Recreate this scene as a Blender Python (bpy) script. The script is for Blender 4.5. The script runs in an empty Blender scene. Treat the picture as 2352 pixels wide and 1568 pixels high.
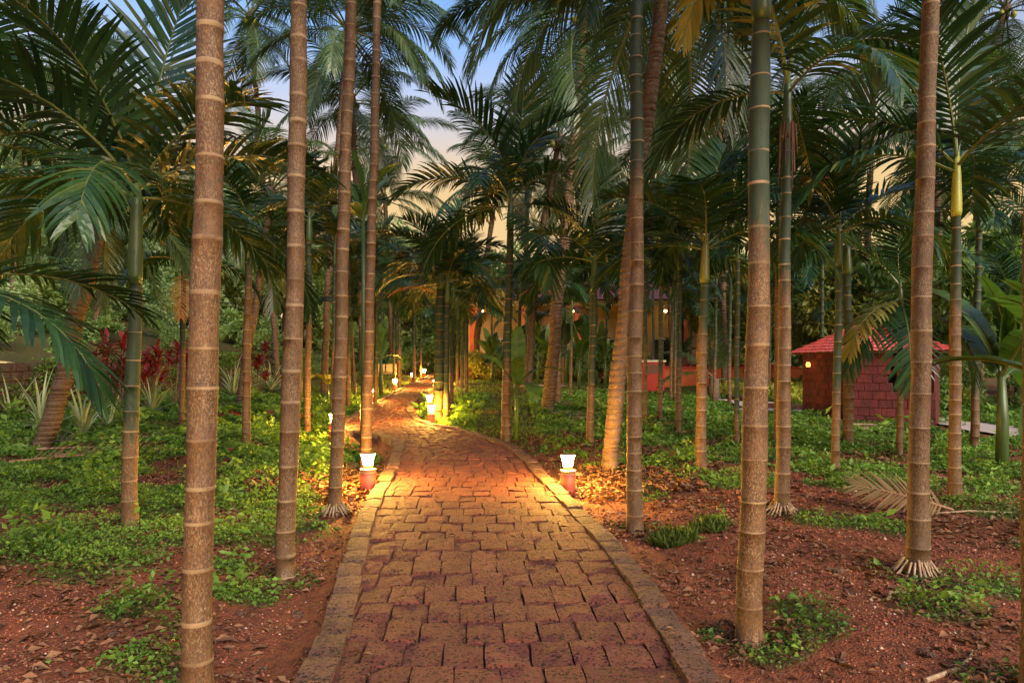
import bpy, bmesh, math, random
import numpy as np
from mathutils import Vector, Matrix, Quaternion
R = math.radians
random.seed(7)
rng = np.random.default_rng(11)
scene = bpy.context.scene
COL = scene.collection

# ------------------------------------------------------------------ camera, sky, sun, exposure
F, CX, HZ, EYE = 1568.0, 1176.0, 838.0, 1.5          # focal length / principal point in 2352-px wide photo pixels
cam = bpy.data.cameras.new('camera'); camo = bpy.data.objects.new('camera', cam); COL.objects.link(camo)
camo.location = (0, 0, EYE); camo.rotation_euler = (R(90), 0, 0)
cam.sensor_width = 36; cam.lens = 24; cam.shift_y = (HZ - 784) / 2352.0
cam.clip_start = 0.05; cam.clip_end = 3000
scene.camera = camo

SUN_EL, SUN_AZ = R(30.0), R(150)                        # low evening sun behind the viewer; azimuth from +Y towards +X
w = bpy.data.worlds.new('World'); scene.world = w; w.use_nodes = True
nt = w.node_tree; nt.nodes.clear()
sky = nt.nodes.new('ShaderNodeTexSky'); sky.sky_type = 'NISHITA'; sky.sun_disc = False
sky.sun_elevation = SUN_EL; sky.sun_rotation = SUN_AZ
sky.air_density = 1.0; sky.dust_density = 1.0; sky.ozone_density = 4.0
bg = nt.nodes.new('ShaderNodeBackground'); bg.inputs['Strength'].default_value = 0.055
wo = nt.nodes.new('ShaderNodeOutputWorld')
tc = nt.nodes.new('ShaderNodeTexCoord'); sx_ = nt.nodes.new('ShaderNodeSeparateXYZ'); nt.links.new(tc.outputs['Generated'], sx_.inputs[0])
hr = nt.nodes.new('ShaderNodeValToRGB'); hr.color_ramp.interpolation = 'EASE'   # warm evening band all round the horizon
for e_, (p_, c_) in zip([hr.color_ramp.elements[0], hr.color_ramp.elements[1]], ((.22, .95), (.46, 0))): e_.position = p_; e_.color = (c_, c_, c_, 1)
nt.links.new(sx_.outputs[2], hr.inputs[0])
mx = nt.nodes.new('ShaderNodeMix'); mx.data_type = 'RGBA'; mx.inputs[7].default_value = (3.4, 2.25, .85, 1)
nt.links.new(hr.outputs[0], mx.inputs[0]); nt.links.new(sky.outputs[0], mx.inputs[6]); nt.links.new(mx.outputs[2], bg.inputs[0]); nt.links.new(bg.outputs[0], wo.inputs[0])
sl = bpy.data.lights.new('sun', 'SUN'); sl.energy = 1.25; sl.angle = R(45); sl.color = (1.0, 0.86, 0.68)
so = bpy.data.objects.new('sun', sl); COL.objects.link(so)
sd = Vector((math.sin(SUN_AZ) * math.cos(SUN_EL), math.cos(SUN_AZ) * math.cos(SUN_EL), math.sin(SUN_EL)))
# the lamp points the same way as the sky's sun
so.rotation_euler = sd.to_track_quat('Z', 'Y').to_euler(); so.location = (0, 30, 20)
scene.view_settings.view_transform = 'Standard'; scene.view_settings.look = 'None'
scene.view_settings.exposure = 2.35; scene.view_settings.gamma = 1.0
LAMP_STRENGTH = 380.0
cy = scene.cycles
scene.render.engine = 'CYCLES'
cy.use_denoising = True; cy.max_bounces = 7; cy.diffuse_bounces = 4; cy.glossy_bounces = 2
cy.transmission_bounces = 4; cy.transparent_max_bounces = 4
cy.caustics_reflective = False; cy.caustics_refractive = False
cy.sample_clamp_indirect = 6.0

# ------------------------------------------------------------------ terrain
def sstep(a, b, x):
    t = np.clip((np.asarray(x, float) - a) / (b - a), 0, 1); return t * t * (3 - 2 * t)
_ph = rng.uniform(0, 6.28, 40)
def wob(X, Y, f, k):                                   # smooth pseudo noise, about -1..1
    X = np.asarray(X, float); Y = np.asarray(Y, float)
    v = 0
    for i in range(5):
        a = _ph[(k * 5 + i) % 40]
        v = v + np.sin(f * (1 + .37 * i) * (X * math.cos(a) + Y * math.sin(a)) + _ph[(k * 7 + 3 * i) % 40] * 3)
    return v / 2.6
# path edges (outer edges of the kerbs) by distance
_py = np.array([-6, 0, 2.0, 3.2, 4.2, 5.1, 6.3, 7.5, 8.8, 10.2, 11.6, 12.6, 13.3, 14.0, 14.6, 15.2, 16, 18, 20.7, 26, 31, 38, 44])
_pl = np.array([-.9, -.92, -.95, -.99, -1.13, -1.27, -1.44, -1.6, -1.69, -1.84, -2.0, -2.25, -2.65, -3.4, -3.75, -3.85, -3.92, -4.05, -4.2, -4.45, -4.6, -4.75, -4.9])
_pr = np.array([1.0, 1.0, 1.0, .99, .97, .93, .82, .68, .50, .34, .1, -.3, -.58, -.9, -1.35, -1.78, -2.15, -2.62, -2.98, -3.12, -3.2, -3.3, -3.4])
_fy = np.linspace(-6, 44, 1001)
def _smooth(v):
    v = np.interp(_fy, _py, v); k = np.hanning(23); k /= k.sum()
    return np.convolve(np.pad(v, 11, mode='edge'), k, 'valid')
_fl, _fr = _smooth(_pl), _smooth(_pr)
def PL(Y): return np.interp(Y, _fy, _fl)
def PR(Y): return np.interp(Y, _fy, _fr)
def HB(X, Y):                                          # ground without bumps
    s = .030 - .012 * sstep(2, 6, X)
    d = np.clip(np.asarray(Y, float), -50, 46) - 9
    return s * (np.sqrt(d * d + 6) + d) / 2
def H(X, Y):
    X = np.asarray(X, float); Y = np.asarray(Y, float)
    dl, dr = PL(Y) - X, X - PR(Y)
    off = np.maximum(dl, dr)
    k = sstep(.05, 1.2, off)
    h = HB(X, Y) + k * (.035 * wob(X, Y, .9, 1) + .018 * wob(X, Y, 3.1, 2)) - .02
    h = h - .22 * sstep(0, .35, dl) * sstep(2.6, 1.2, dl) * sstep(9.5, 12, Y) * sstep(18, 15, Y)
    h = h - .1 * sstep(-.1, .15, off) * sstep(1.0, .3, off)
    return h
def hill(X, Y):                                        # terrace behind the left wall
    return HB(X, Y) + 1.3 + .22 * np.clip(-12.2 - np.asarray(X, float), 0, 60) + .12 * wob(X, Y, .5, 3)
def ray(x, y, Y): return Vector(((x - CX) / F * Y, Y, EYE - (y - HZ) / F * Y))
def G(x, y):                                           # photo pixel -> point of the ground
    Ys = np.arange(1.0, 60, .02); Xs = (x - CX) / F * Ys; Zs = EYE - (y - HZ) / F * Ys
    hit = Zs <= H(Xs, Ys); Y = float(Ys[np.argmax(hit)]) if hit.any() else 60.0
    p = ray(x, y, Y); p.z = float(H(p.x, p.y)); return p
_vclump = []
def veg(X, Y):                                         # 0..1 how thick low plants grow
    X = np.asarray(X, float); Y = np.asarray(Y, float)
    left = X < (PL(Y) + PR(Y)) / 2
    n = .6 * wob(X, Y, 1.1, 4) + .45 * wob(X, Y, 2.9, 5) + .3 * wob(X, Y, 7.0, 6)
    bl = -.75 + 1.2 * sstep(3.6, 6.8, Y + .25 * (-X - 1.5))
    br = -1.05 + 1.1 * sstep(6.0, 9.5, Y) + .4 * sstep(9.5, 12, Y)
    v = n + np.where(left, bl, br)
    off = np.maximum(PL(Y) - X, X - PR(Y))
    v = v - 1.2 * sstep(.9, .2, off) * sstep(16, 8, Y)
    v = sstep(-.15, .5, v)
    for cx, cy_, r in _vclump:
        v = np.maximum(v, sstep(r, r * .45, np.hypot(X - cx, (Y - cy_))))
    return v * sstep(.08, .28, off)
for px, py, r in [(1835,1400,.17),(1870,1440,.2),(2290,1350,.28),(2200,1345,.2),(1545,1235,.16),(1640,1205,.16),(1900,1200,.3),
                  (1850,1440,.1),(520,1300,.2),(570,1370,.22),(340,1520,.2),(300,1400,.2),(2250,1120,.4),(2270,1170,.4),(1490,1140,.2),
                  (1780,1500,.2),(2160,1400,.25),(1690,1110,.5),(1590,1110,.3),(2020,1210,.3),(120,1260,.5),(240,1290,.4),(2320,1080,.6)]:
    g = G(px, py); _vclump.append((g.x, g.y, r * 1.5))

# ------------------------------------------------------------------ helpers
def link(o, parent=None):
    COL.objects.link(o)
    if parent: o.parent = parent
    return o
def tag(o, label=None, cat=None, group=None, kind=None):
    if label: o['label'] = label
    if cat: o['category'] = cat
    if group: o['group'] = group
    if kind: o['kind'] = kind
    return o
def empty(name, loc, label=None, cat=None, group=None, rz=0):
    o = bpy.data.objects.new(name, None); o.empty_display_size = .1
    o.location = loc; o.rotation_euler = (0, 0, rz); link(o)
    return tag(o, label, cat, group)
def obj(name, me, parent=None, loc=(0, 0, 0), rot=(0, 0, 0), sc=(1, 1, 1)):
    o = bpy.data.objects.new(name, me); o.location = loc; o.rotation_euler = rot; o.scale = sc
    return link(o, parent)
def mesh(name, verts, faces, mats, fm=None, attrs=None, smooth=False):
    me = bpy.data.meshes.new(name); me.from_pydata([tuple(v) for v in verts], [], faces)
    for m in mats: me.materials.append(m)
    if fm is not None: me.polygons.foreach_set('material_index', fm)
    for k, v in (attrs or {}).items():
        a = me.attributes.new(k, 'FLOAT', 'POINT'); a.data.foreach_set('value', np.asarray(v, np.float32))
    if smooth: me.polygons.foreach_set('use_smooth', [True] * len(me.polygons))
    me.update(); return me
def np_mesh(name, V, T, mats, attrs=None, smooth=False):
    V = np.asarray(V, np.float32); T = np.asarray(T, np.int32); n = T.shape[1]
    me = bpy.data.meshes.new(name)
    me.vertices.add(len(V)); me.vertices.foreach_set('co', V.ravel())
    me.loops.add(T.size); me.loops.foreach_set('vertex_index', T.ravel())
    me.polygons.add(len(T)); me.polygons.foreach_set('loop_start', np.arange(len(T), dtype=np.int32) * n)
    for m in mats: me.materials.append(m)
    for k, v in (attrs or {}).items():
        a = me.attributes.new(k, 'FLOAT', 'POINT'); a.data.foreach_set('value', np.asarray(v, np.float32))
    if smooth: me.polygons.foreach_set('use_smooth', np.ones(len(T), bool))
    me.update(calc_edges=True); me.validate(); return me
class MB:                                              # collects boxes / tubes into one mesh
    def __init__(s): s.v = []; s.f = []; s.m = []
    def add(s, vs, fs, m=0):
        k = len(s.v); s.v += [tuple(v) for v in vs]; s.f += [tuple(i + k for i in f) for f in fs]; s.m += [m] * len(fs)
    def box(s, x0, x1, y0, y1, z0, z1, m=0):
        s.add([(x0,y0,z0),(x1,y0,z0),(x1,y1,z0),(x0,y1,z0),(x0,y0,z1),(x1,y0,z1),(x1,y1,z1),(x0,y1,z1)],
              [(3,2,1,0),(4,5,6,7),(0,1,5,4),(1,2,6,5),(2,3,7,6),(3,0,4,7)], m)
    def tube(s, pts, rad, n=8, m=0, cap=True):
        pts = [Vector(p) for p in pts]; rings = []
        for i, p in enumerate(pts):
            t = (pts[min(i+1, len(pts)-1)] - pts[max(i-1, 0)]).normalized()
            a = t.orthogonal().normalized() if abs(t.z) < .9 else Vector((1, 0, 0)); a = (a - t * a.dot(t)).normalized(); b = t.cross(a)
            r = rad[i] if hasattr(rad, '__len__') else rad
            rings.append([p + (a * math.cos(q) + b * math.sin(q)) * r for q in [6.2832 * j / n for j in range(n)]])
        vs = [v for r_ in rings for v in r_]; fs = []
        for i in range(len(pts) - 1):
            for j in range(n): fs.append((i*n+j, i*n+(j+1)%n, (i+1)*n+(j+1)%n, (i+1)*n+j))
        if cap: fs += [tuple(range(n-1, -1, -1)), tuple((len(pts)-1)*n + j for j in range(n))]
        s.add(vs, fs, m)
    def lathe(s, prof, n=16, m=0):
        vs = [(r*math.cos(6.2832*j/n), r*math.sin(6.2832*j/n), z) for r, z in prof for j in range(n)]; fs = []
        for i in range(len(prof) - 1):
            for j in range(n): fs.append((i*n+j, i*n+(j+1)%n, (i+1)*n+(j+1)%n, (i+1)*n+j))
        s.add(vs, fs, m)
    def mesh(s, name, mats, smooth=False): return mesh(name, s.v, s.f, mats if isinstance(mats, list) else [mats], s.m, None, smooth)

# ------------------------------------------------------------------ materials
def mat(name):
    m = bpy.data.materials.new(name); m.use_nodes = True; n = m.node_tree.nodes; n.clear()
    o = n.new('ShaderNodeOutputMaterial'); p = n.new('ShaderNodeBsdfPrincipled'); m.node_tree.links.new(p.outputs[0], o.inputs[0])
    return m, n, m.node_tree.links, p, o
def tex(n, l, kind, scale, coord='Object', detail=4, rough=.6, sx=None):
    c = n.new('ShaderNodeTexCoord'); src = c.outputs[coord]
    if sx:
        mp = n.new('ShaderNodeMapping'); mp.inputs['Scale'].default_value = sx; l.new(src, mp.inputs[0]); src = mp.outputs[0]
    if kind == 'noise':
        t = n.new('ShaderNodeTexNoise'); t.inputs['Detail'].default_value = detail; t.inputs['Roughness'].default_value = rough
    else:
        t = n.new('ShaderNodeTexVoronoi'); t.feature = kind
    t.inputs['Scale'].default_value = scale; l.new(src, t.inputs['Vector']); return t
def ramp(n, l, src, stops):
    r = n.new('ShaderNodeValToRGB'); e = r.color_ramp.elements
    while len(e) < len(stops): e.new(.5)
    for el, (p, c) in zip(e, stops): el.position = p; el.color = (c, c, c, 1) if isinstance(c, (int, float)) else (*c, 1)
    l.new(src, r.inputs[0]); return r.outputs[0]
def mix(n, l, fac, a, b, kind='MIX'):
    m = n.new('ShaderNodeMix'); m.data_type = 'RGBA'; m.blend_type = kind
    for s, v in ((0, fac), (6, a), (7, b)):
        if isinstance(v, (int, float)): m.inputs[s].default_value = v
        elif isinstance(v, tuple): m.inputs[s].default_value = (*v, 1)
        else: l.new(v, m.inputs[s])
    return m.outputs[2]
def math_(n, l, op, a, b=None):
    m = n.new('ShaderNodeMath'); m.operation = op; m.use_clamp = False
    for i, v in ((0, a), (1, b)):
        if v is None: continue
        if isinstance(v, (int, float)): m.inputs[i].default_value = v
        else: l.new(v, m.inputs[i])
    return m.outputs[0]
def attr(n, name):
    a = n.new('ShaderNodeAttribute'); a.attribute_name = name; return a.outputs['Fac']
def bump(n, l, p, h, strength, dist):
    b = n.new('ShaderNodeBump'); b.inputs['Strength'].default_value = strength; b.inputs['Distance'].default_value = dist
    l.new(h, b.inputs['Height']); l.new(b.outputs[0], p.inputs['Normal'])
def simple(name, c, rough=.6, var=.15, scale=8, bs=.2, metal=0, emit=None, es=0):
    m, n, l, p, o = mat(name)
    t = tex(n, l, 'noise', scale); a = tuple(x * (1 - var) for x in c); b = tuple(min(1, x * (1 + var)) for x in c)
    l.new(ramp(n, l, t.outputs[0], [(.3, a), (.7, b)]), p.inputs['Base Color'])
    p.inputs['Roughness'].default_value = rough; p.inputs['Metallic'].default_value = metal
    if bs: bump(n, l, p, t.outputs[0], bs, .02)
    if emit: p.inputs['Emission Color'].default_value = (*emit, 1); p.inputs['Emission Strength'].default_value = es
    return m
def leafmat(name, dark, light, rough=.42, transl=.3, spec=.5, yellow=None):
    m, n, l, p, o = mat(name)
    oi = n.new('ShaderNodeObjectInfo')
    f = math_(n, l, 'ADD', math_(n, l, 'MULTIPLY', attr(n, 'v'), .7), math_(n, l, 'MULTIPLY', oi.outputs['Random'], .3))
    stops = [(.05, dark), (.8, light)]
    if yellow: stops.append((.97, yellow))
    c = ramp(n, l, f, stops)
    l.new(c, p.inputs['Base Color']); p.inputs['Roughness'].default_value = rough; p.inputs['Specular IOR Level'].default_value = spec
    t = n.new('ShaderNodeBsdfTranslucent'); l.new(mix(n, l, 1.0, c, (1.15, 1.25, .55), 'MULTIPLY'), t.inputs[0])
    x = n.new('ShaderNodeMixShader'); x.inputs[0].default_value = transl
    l.new(p.outputs[0], x.inputs[1]); l.new(t.outputs[0], x.inputs[2]); l.new(x.outputs[0], o.inputs[0])
    return m
M = {}
def m_trunk(name, tan, green, ringc, speck, ringy=1.0):
    m, n, l, p, o = mat(name)
    oi = n.new('ShaderNodeObjectInfo')
    a = tex(n, l, 'noise', 5, detail=5); b = tex(n, l, 'noise', 26, detail=3, sx=(1, 1, .22))
    s1 = tex(n, l, 'noise', 130, detail=4, sx=(1, 1, .5), rough=.75); s2 = tex(n, l, 'noise', 6, detail=2)
    s3 = tex(n, l, 'noise', 48, detail=5, sx=(1, 1, .45), rough=.8)
    base = mix(n, l, ramp(n, l, a.outputs[0], [(.32, 0), (.68, 1)]), tuple(x * .6 for x in tan), tan)
    base = mix(n, l, ramp(n, l, b.outputs[0], [(.35, .7), (.6, 0)]), base, tuple(x * .45 for x in tan))
    base = mix(n, l, ramp(n, l, s3.outputs[0], [(.40, .8), (.52, 0)]), base, tuple(x * .3 for x in tan))
    sp = math_(n, l, 'MULTIPLY', ramp(n, l, s1.outputs[0], [(.52, 0), (.57, 1)]), ramp(n, l, s2.outputs[0], [(.34, .25), (.6, 1)]))
    base = mix(n, l, math_(n, l, 'MULTIPLY', sp, speck), base, (.29, .2, .105))
    gr = mix(n, l, ramp(n, l, b.outputs[0], [(.3, 0), (.7, 1)]), tuple(x * .7 for x in green), tuple(x * 1.2 for x in green))
    gw = math_(n, l, 'ADD', attr(n, 'green'), math_(n, l, 'MULTIPLY', math_(n, l, 'SUBTRACT', b.outputs[0], .5), 1.2))
    c = mix(n, l, ramp(n, l, gw, [(.35, 0), (.65, 1)]), base, gr)
    rg = math_(n, l, 'MULTIPLY', attr(n, 'ring'), ramp(n, l, s2.outputs[0], [(.36, .2), (.6, 1)]))
    c = mix(n, l, math_(n, l, 'MULTIPLY', rg, ringy), c, ringc)
    c = mix(n, l, .35, c, mix(n, l, oi.outputs['Random'], (.62, .62, .66), (1.2, 1.15, 1.05)), 'MULTIPLY')
    l.new(c, p.inputs['Base Color']); p.inputs['Roughness'].default_value = .72
    bump(n, l, p, math_(n, l, 'ADD', b.outputs[0], s1.outputs[0]), .45, .006)
    return m
M['areca'] = m_trunk('areca_bark', (.135, .06, .017), (.016, .031, .011), (.25, .165, .085), .55)
M['coco'] = m_trunk('coconut_bark', (.13, .065, .03), (.2, .14, .08), (.10, .065, .04), .7, .5)
def m_shaft(name, a, b):
    m, n, l, p, o = mat(name); t = tex(n, l, 'noise', 9, sx=(1, 1, .2))
    l.new(ramp(n, l, t.outputs[0], [(.3, a), (.7, b)]), p.inputs['Base Color']); p.inputs['Roughness'].default_value = .4; return m
M['shaft'] = m_shaft('crownshaft_green', (.03, .055, .016), (.07, .11, .03))
M['shaft_y'] = m_shaft('crownshaft_yellow', (.25, .26, .03), (.40, .38, .05))
M['shaft_o'] = m_shaft('crownshaft_olive', (.09, .10, .018), (.17, .165, .03))
M['areca_leaf'] = leafmat('areca_leaflets', (.008, .026, .009), (.028, .072, .019), .33, .22, .55, (.12, .13, .025))
M['coco_leaf'] = leafmat('coconut_leaflets', (.026, .056, .018), (.085, .135, .045), .33, .3, .6, (.15, .15, .05))
M['dead_leaf'] = leafmat('dry_frond', (.32, .12, .035), (.55, .25, .09), .7, .3, .2)
M['olive_leaf'] = leafmat('ageing_frond', (.12, .12, .02), (.26, .22, .05), .55, .3, .3)
M['straw_leaf'] = leafmat('dried_fallen_frond', (.11, .07, .03), (.2, .13, .06), .75, .15, .2)
M['rachis'] = m_shaft('frond_stalk', (.06, .085, .02), (.13, .14, .04))
M['rachis_dry'] = m_shaft('dry_stalk', (.22, .12, .06), (.34, .2, .11))
M['cover'] = leafmat('ground_cover_leaves', (.035, .09, .014), (.19, .32, .045), .5, .38, .35, (.36, .37, .05))
M['grass'] = leafmat('lawn_blades', (.06, .10, .02), (.17, .23, .04), .5, .4, .3)
M['lawn_y'] = leafmat('golden_hedge_leaves', (.16, .2, .02), (.42, .42, .05), .5, .4, .3)
M['tree_leaf'] = leafmat('broad_tree_leaves', (.10, .18, .05), (.32, .44, .15), .5, .45, .4, (.44, .44, .13))
M['tree_leaf_y'] = leafmat('yellowing_tree_leaves', (.09, .12, .02), (.3, .28, .05), .5, .35, .4)
M['brightened_leaf'] = leafmat('brightened_creeper_leaves', (.16, .25, .09), (.42, .52, .26), .5, .45, .4, (.5, .52, .2))  # leaf colour raised to stand in for light missing on the slope
M['banana_lit'] = leafmat('lit_banana_leaf', (.12, .2, .03), (.25, .33, .06), .4, .45, .5)  # lighter copy of the banana leaf, lit look put into its colour
M['litter'] = leafmat('dry_leaf_litter', (.07, .03, .017), (.23, .115, .06), .8, .1, .2, (.36, .27, .16))
M['red_leaf'] = leafmat('red_shrub_leaves', (.06, .012, .015), (.32, .03, .025), .4, .3, .5, (.4, .3, .05))
M['spiky'] = leafmat('striped_blade', (.12, .17, .06), (.42, .46, .24), .45, .2, .4)
M['banana'] = leafmat('banana_leaf', (.03, .075, .015), (.09, .17, .03), .35, .4, .5)
M['banana_y'] = leafmat('yellow_broad_leaf', (.35, .26, .02), (.5, .40, .05), .45, .4, .4)
M['wood'] = simple('grey_brown_wood', (.13, .09, .06), .85, .4, 14, .6)
M['stick'] = simple('dry_stick', (.27, .18, .11), .85, .35, 18, .4)

def m_laterite(name, c1, c2, pit, moss):
    m, n, l, p, o = mat(name)
    oi = n.new('ShaderNodeObjectInfo')
    co = n.new('ShaderNodeTexCoord'); geo = n.new('ShaderNodeNewGeometry')
    def tx(kind, sc, **k):
        t = tex(n, l, kind, sc, **k); l.new(geo.outputs['Position'], t.inputs['Vector']); return t
    a = tx('noise', 9, detail=6); b = tx('noise', 60, detail=5, rough=.8); v = tx('F1', 46); g = tx('noise', 2.2, detail=3); v2 = tx('F1', 19)
    hp = tx('noise', 20, detail=4, rough=.75); vo = tx('noise', 40, detail=2)
    for vv_ in (v, v2): vv_.inputs['Randomness'].default_value = 1.0
    c = mix(n, l, ramp(n, l, a.outputs[0], [(.33, 0), (.67, 1)]), c1, c2)
    c = mix(n, l, ramp(n, l, oi.outputs['Random'], [(0, .0), (1, .7)]), c, tuple(x * .6 for x in c1))
    c = mix(n, l, ramp(n, l, b.outputs[0], [(.52, 0), (.64, .6)]), c, (.30, .098, .066))
    c = mix(n, l, ramp(n, l, b.outputs[0], [(.34, .8), (.46, 0)]), c, (.07, .03, .022))
    p1 = math_(n, l, 'MULTIPLY', ramp(n, l, v.outputs['Distance'], [(.25, 1), (.40, 0)]), ramp(n, l, hp.outputs[0], [(.44, 0), (.52, 1)]))
    p2 = math_(n, l, 'MULTIPLY', ramp(n, l, v2.outputs['Distance'], [(.16, 1), (.26, 0)]), ramp(n, l, vo.outputs[0], [(.42, 0), (.5, 1)]))
    pits = math_(n, l, 'MAXIMUM', p1, p2)
    c = mix(n, l, math_(n, l, 'MULTIPLY', pits, pit), c, (.022, .011, .009))
    mo = math_(n, l, 'MULTIPLY', ramp(n, l, g.outputs[0], [(.42, 0), (.66, 1)]), moss)
    c = mix(n, l, mo, c, (.085, .085, .04))
    l.new(c, p.inputs['Base Color']); p.inputs['Roughness'].default_value = .82; p.inputs['Specular IOR Level'].default_value = .3
    h = math_(n, l, 'SUBTRACT', math_(n, l, 'ADD', b.outputs[0], math_(n, l, 'MULTIPLY', a.outputs[0], 1.2)), math_(n, l, 'MULTIPLY', pits, 1.6))
    bump(n, l, p, h, 1.0, .02)
    return m
M['paver'] = m_laterite('laterite_paver', (.145, .041, .026), (.205, .06, .039), .95, .0)
M['kerb'] = m_laterite('laterite_kerb', (.14, .066, .042), (.215, .105, .068), .75, .3)
M['wall_lat'] = m_laterite('mossy_laterite', (.07, .042, .028), (.12, .066, .042), .8, .9)
M['joint'] = simple('joint_soil', (.075, .036, .022), .95, .4, 30, .6)
def m_red_block():
    m, n, l, p, o = mat('red_painted_block'); oi = n.new('ShaderNodeObjectInfo'); geo = n.new('ShaderNodeNewGeometry')
    a = tex(n, l, 'noise', 3.5, detail=6, rough=.7); b = tex(n, l, 'noise', 22, detail=5, rough=.75)
    for t in (a, b): l.new(geo.outputs['Position'], t.inputs['Vector'])
    c = mix(n, l, oi.outputs['Random'], (.11, .015, .016), (.18, .026, .025))
    c = mix(n, l, ramp(n, l, a.outputs[0], [(.42, .75), (.6, 0)]), c, (.06, .018, .016))
    c = mix(n, l, ramp(n, l, b.outputs[0], [(.58, 0), (.7, .5)]), c, (.30, .12, .09))
    l.new(c, p.inputs['Base Color']); p.inputs['Roughness'].default_value = .85; bump(n, l, p, b.outputs[0], .9, .02); return m
M['red_block'] = m_red_block()
M['red_mortar'] = simple('red_mortar', (.08, .014, .013), .9, .3, 20, .4)
M['red_roof'] = simple('red_roof_tile', (.58, .11, .11), .55, .3, 5, .2)
M['red_dark'] = simple('weathered_red_roof', (.22, .05, .04), .8, .3, 4, .3)
M['orange'] = simple('orange_plaster', (.62, .13, .035), .8, .12, 3, .1)
M['red_paint'] = simple('red_plaster', (.50, .045, .03), .8, .12, 3, .1)
M['cream'] = simple('cream_plaster', (.5, .34, .15), .85, .08, 3, .1)
M['white'] = simple('white_trim', (.75, .68, .55), .7, .08, 6, .1)
M['glass_dark'] = simple('dark_window_pane', (.03, .03, .035), .12, .1, 6, 0)
M['wood_door'] = simple('brown_timber', (.17, .07, .03), .6, .25, 10, .3)
M['concrete'] = simple('pale_concrete', (.42, .33, .28), .9, .15, 3, .2)
M['bollard'] = simple('terracotta_paint', (.42, .075, .035), .5, .15, 6, .08)
M['bollard_cap'] = simple('bronze_collar', (.36, .2, .1), .4, .15, 20, .05)
def m_ground():
    m, n, l, p, o = mat('red_laterite_soil')
    a = tex(n, l, 'noise', 1.3, detail=5); b = tex(n, l, 'noise', 14, detail=6, rough=.7); v = tex(n, l, 'F1', 60); f = tex(n, l, 'noise', 90, detail=3)
    c = mix(n, l, ramp(n, l, a.outputs[0], [(.3, 0), (.7, 1)]), (.16, .043, .018), (.27, .08, .034))
    c = mix(n, l, ramp(n, l, b.outputs[0], [(.35, .75), (.6, 0)]), c, (.065, .024, .014))
    c = mix(n, l, ramp(n, l, f.outputs[0], [(.55, 0), (.75, .6)]), c, (.3, .13, .075))
    gs = mix(n, l, ramp(n, l, b.outputs[0], [(.35, 0), (.65, 1)]), (.03, .04, .012), (.075, .1, .025))
    vg = math_(n, l, 'ADD', attr(n, 'veg'), math_(n, l, 'MULTIPLY', math_(n, l, 'SUBTRACT', b.outputs[0], .5), .8))
    c = mix(n, l, ramp(n, l, vg, [(.35, 0), (.95, .8)]), c, gs)
    l.new(c, p.inputs['Base Color']); p.inputs['Roughness'].default_value = .95; p.inputs['Specular IOR Level'].default_value = .2
    bump(n, l, p, math_(n, l, 'ADD', math_(n, l, 'MULTIPLY', b.outputs[0], 1.5), math_(n, l, 'MULTIPLY', v.outputs['Distance'], .5)), .8, .03)
    return m
M['ground'] = m_ground()

# ------------------------------------------------------------------ ground, hillside
def grid_mesh(name, xs, ys, fz, m, fveg):
    X, Y = np.meshgrid(xs, ys); Z = fz(X, Y)
    V = np.stack([X, Y, Z], -1).reshape(-1, 3); nx, ny = len(xs), len(ys)
    i = np.arange((nx) * (ny)).reshape(ny, nx)
    Q = np.stack([i[:-1, :-1], i[:-1, 1:], i[1:, 1:], i[1:, :-1]], -1).reshape(-1, 4)
    return np_mesh(name, V, Q, [m], {'veg': fveg(X, Y).ravel()}, True)
xs = np.concatenate([[-13.2, -12.9], np.arange(-12.6, 14, .14), [15, 17, 20, 25, 32, 45, 70, 150, 500]])
xs = np.concatenate([[-500, -150, -60, -30, -18], xs])
ys = np.concatenate([[-300, -60, -25, -12, -7], np.arange(-5, 20, .14), np.arange(20, 46, .4), [48, 52, 60, 75, 110, 200, 500, 1200]])
def gz(X, Y):
    z = H(X, Y); ins = (X > PL(Y) + .08) & (X < PR(Y) - .08) & (Y < 43.5)
    return np.where(ins, z - .12, z)
ground = tag(obj('ground', grid_mesh('ground', xs, ys, gz, M['ground'], veg)), 'red laterite soil of the palm grove', kind='structure')
hx = np.concatenate([[-400, -150, -90], np.arange(-60, -12.1, .8), [-12.2]]); hy = np.concatenate([[-60, -20], np.arange(-6, 60, .8), [80, 140, 400]])
tag(obj('hillside', grid_mesh('hillside', hx, hy, hill, M['ground'], lambda X, Y: X * 0 + 1)), 'green slope rising behind the mossy wall', kind='structure')

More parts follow.
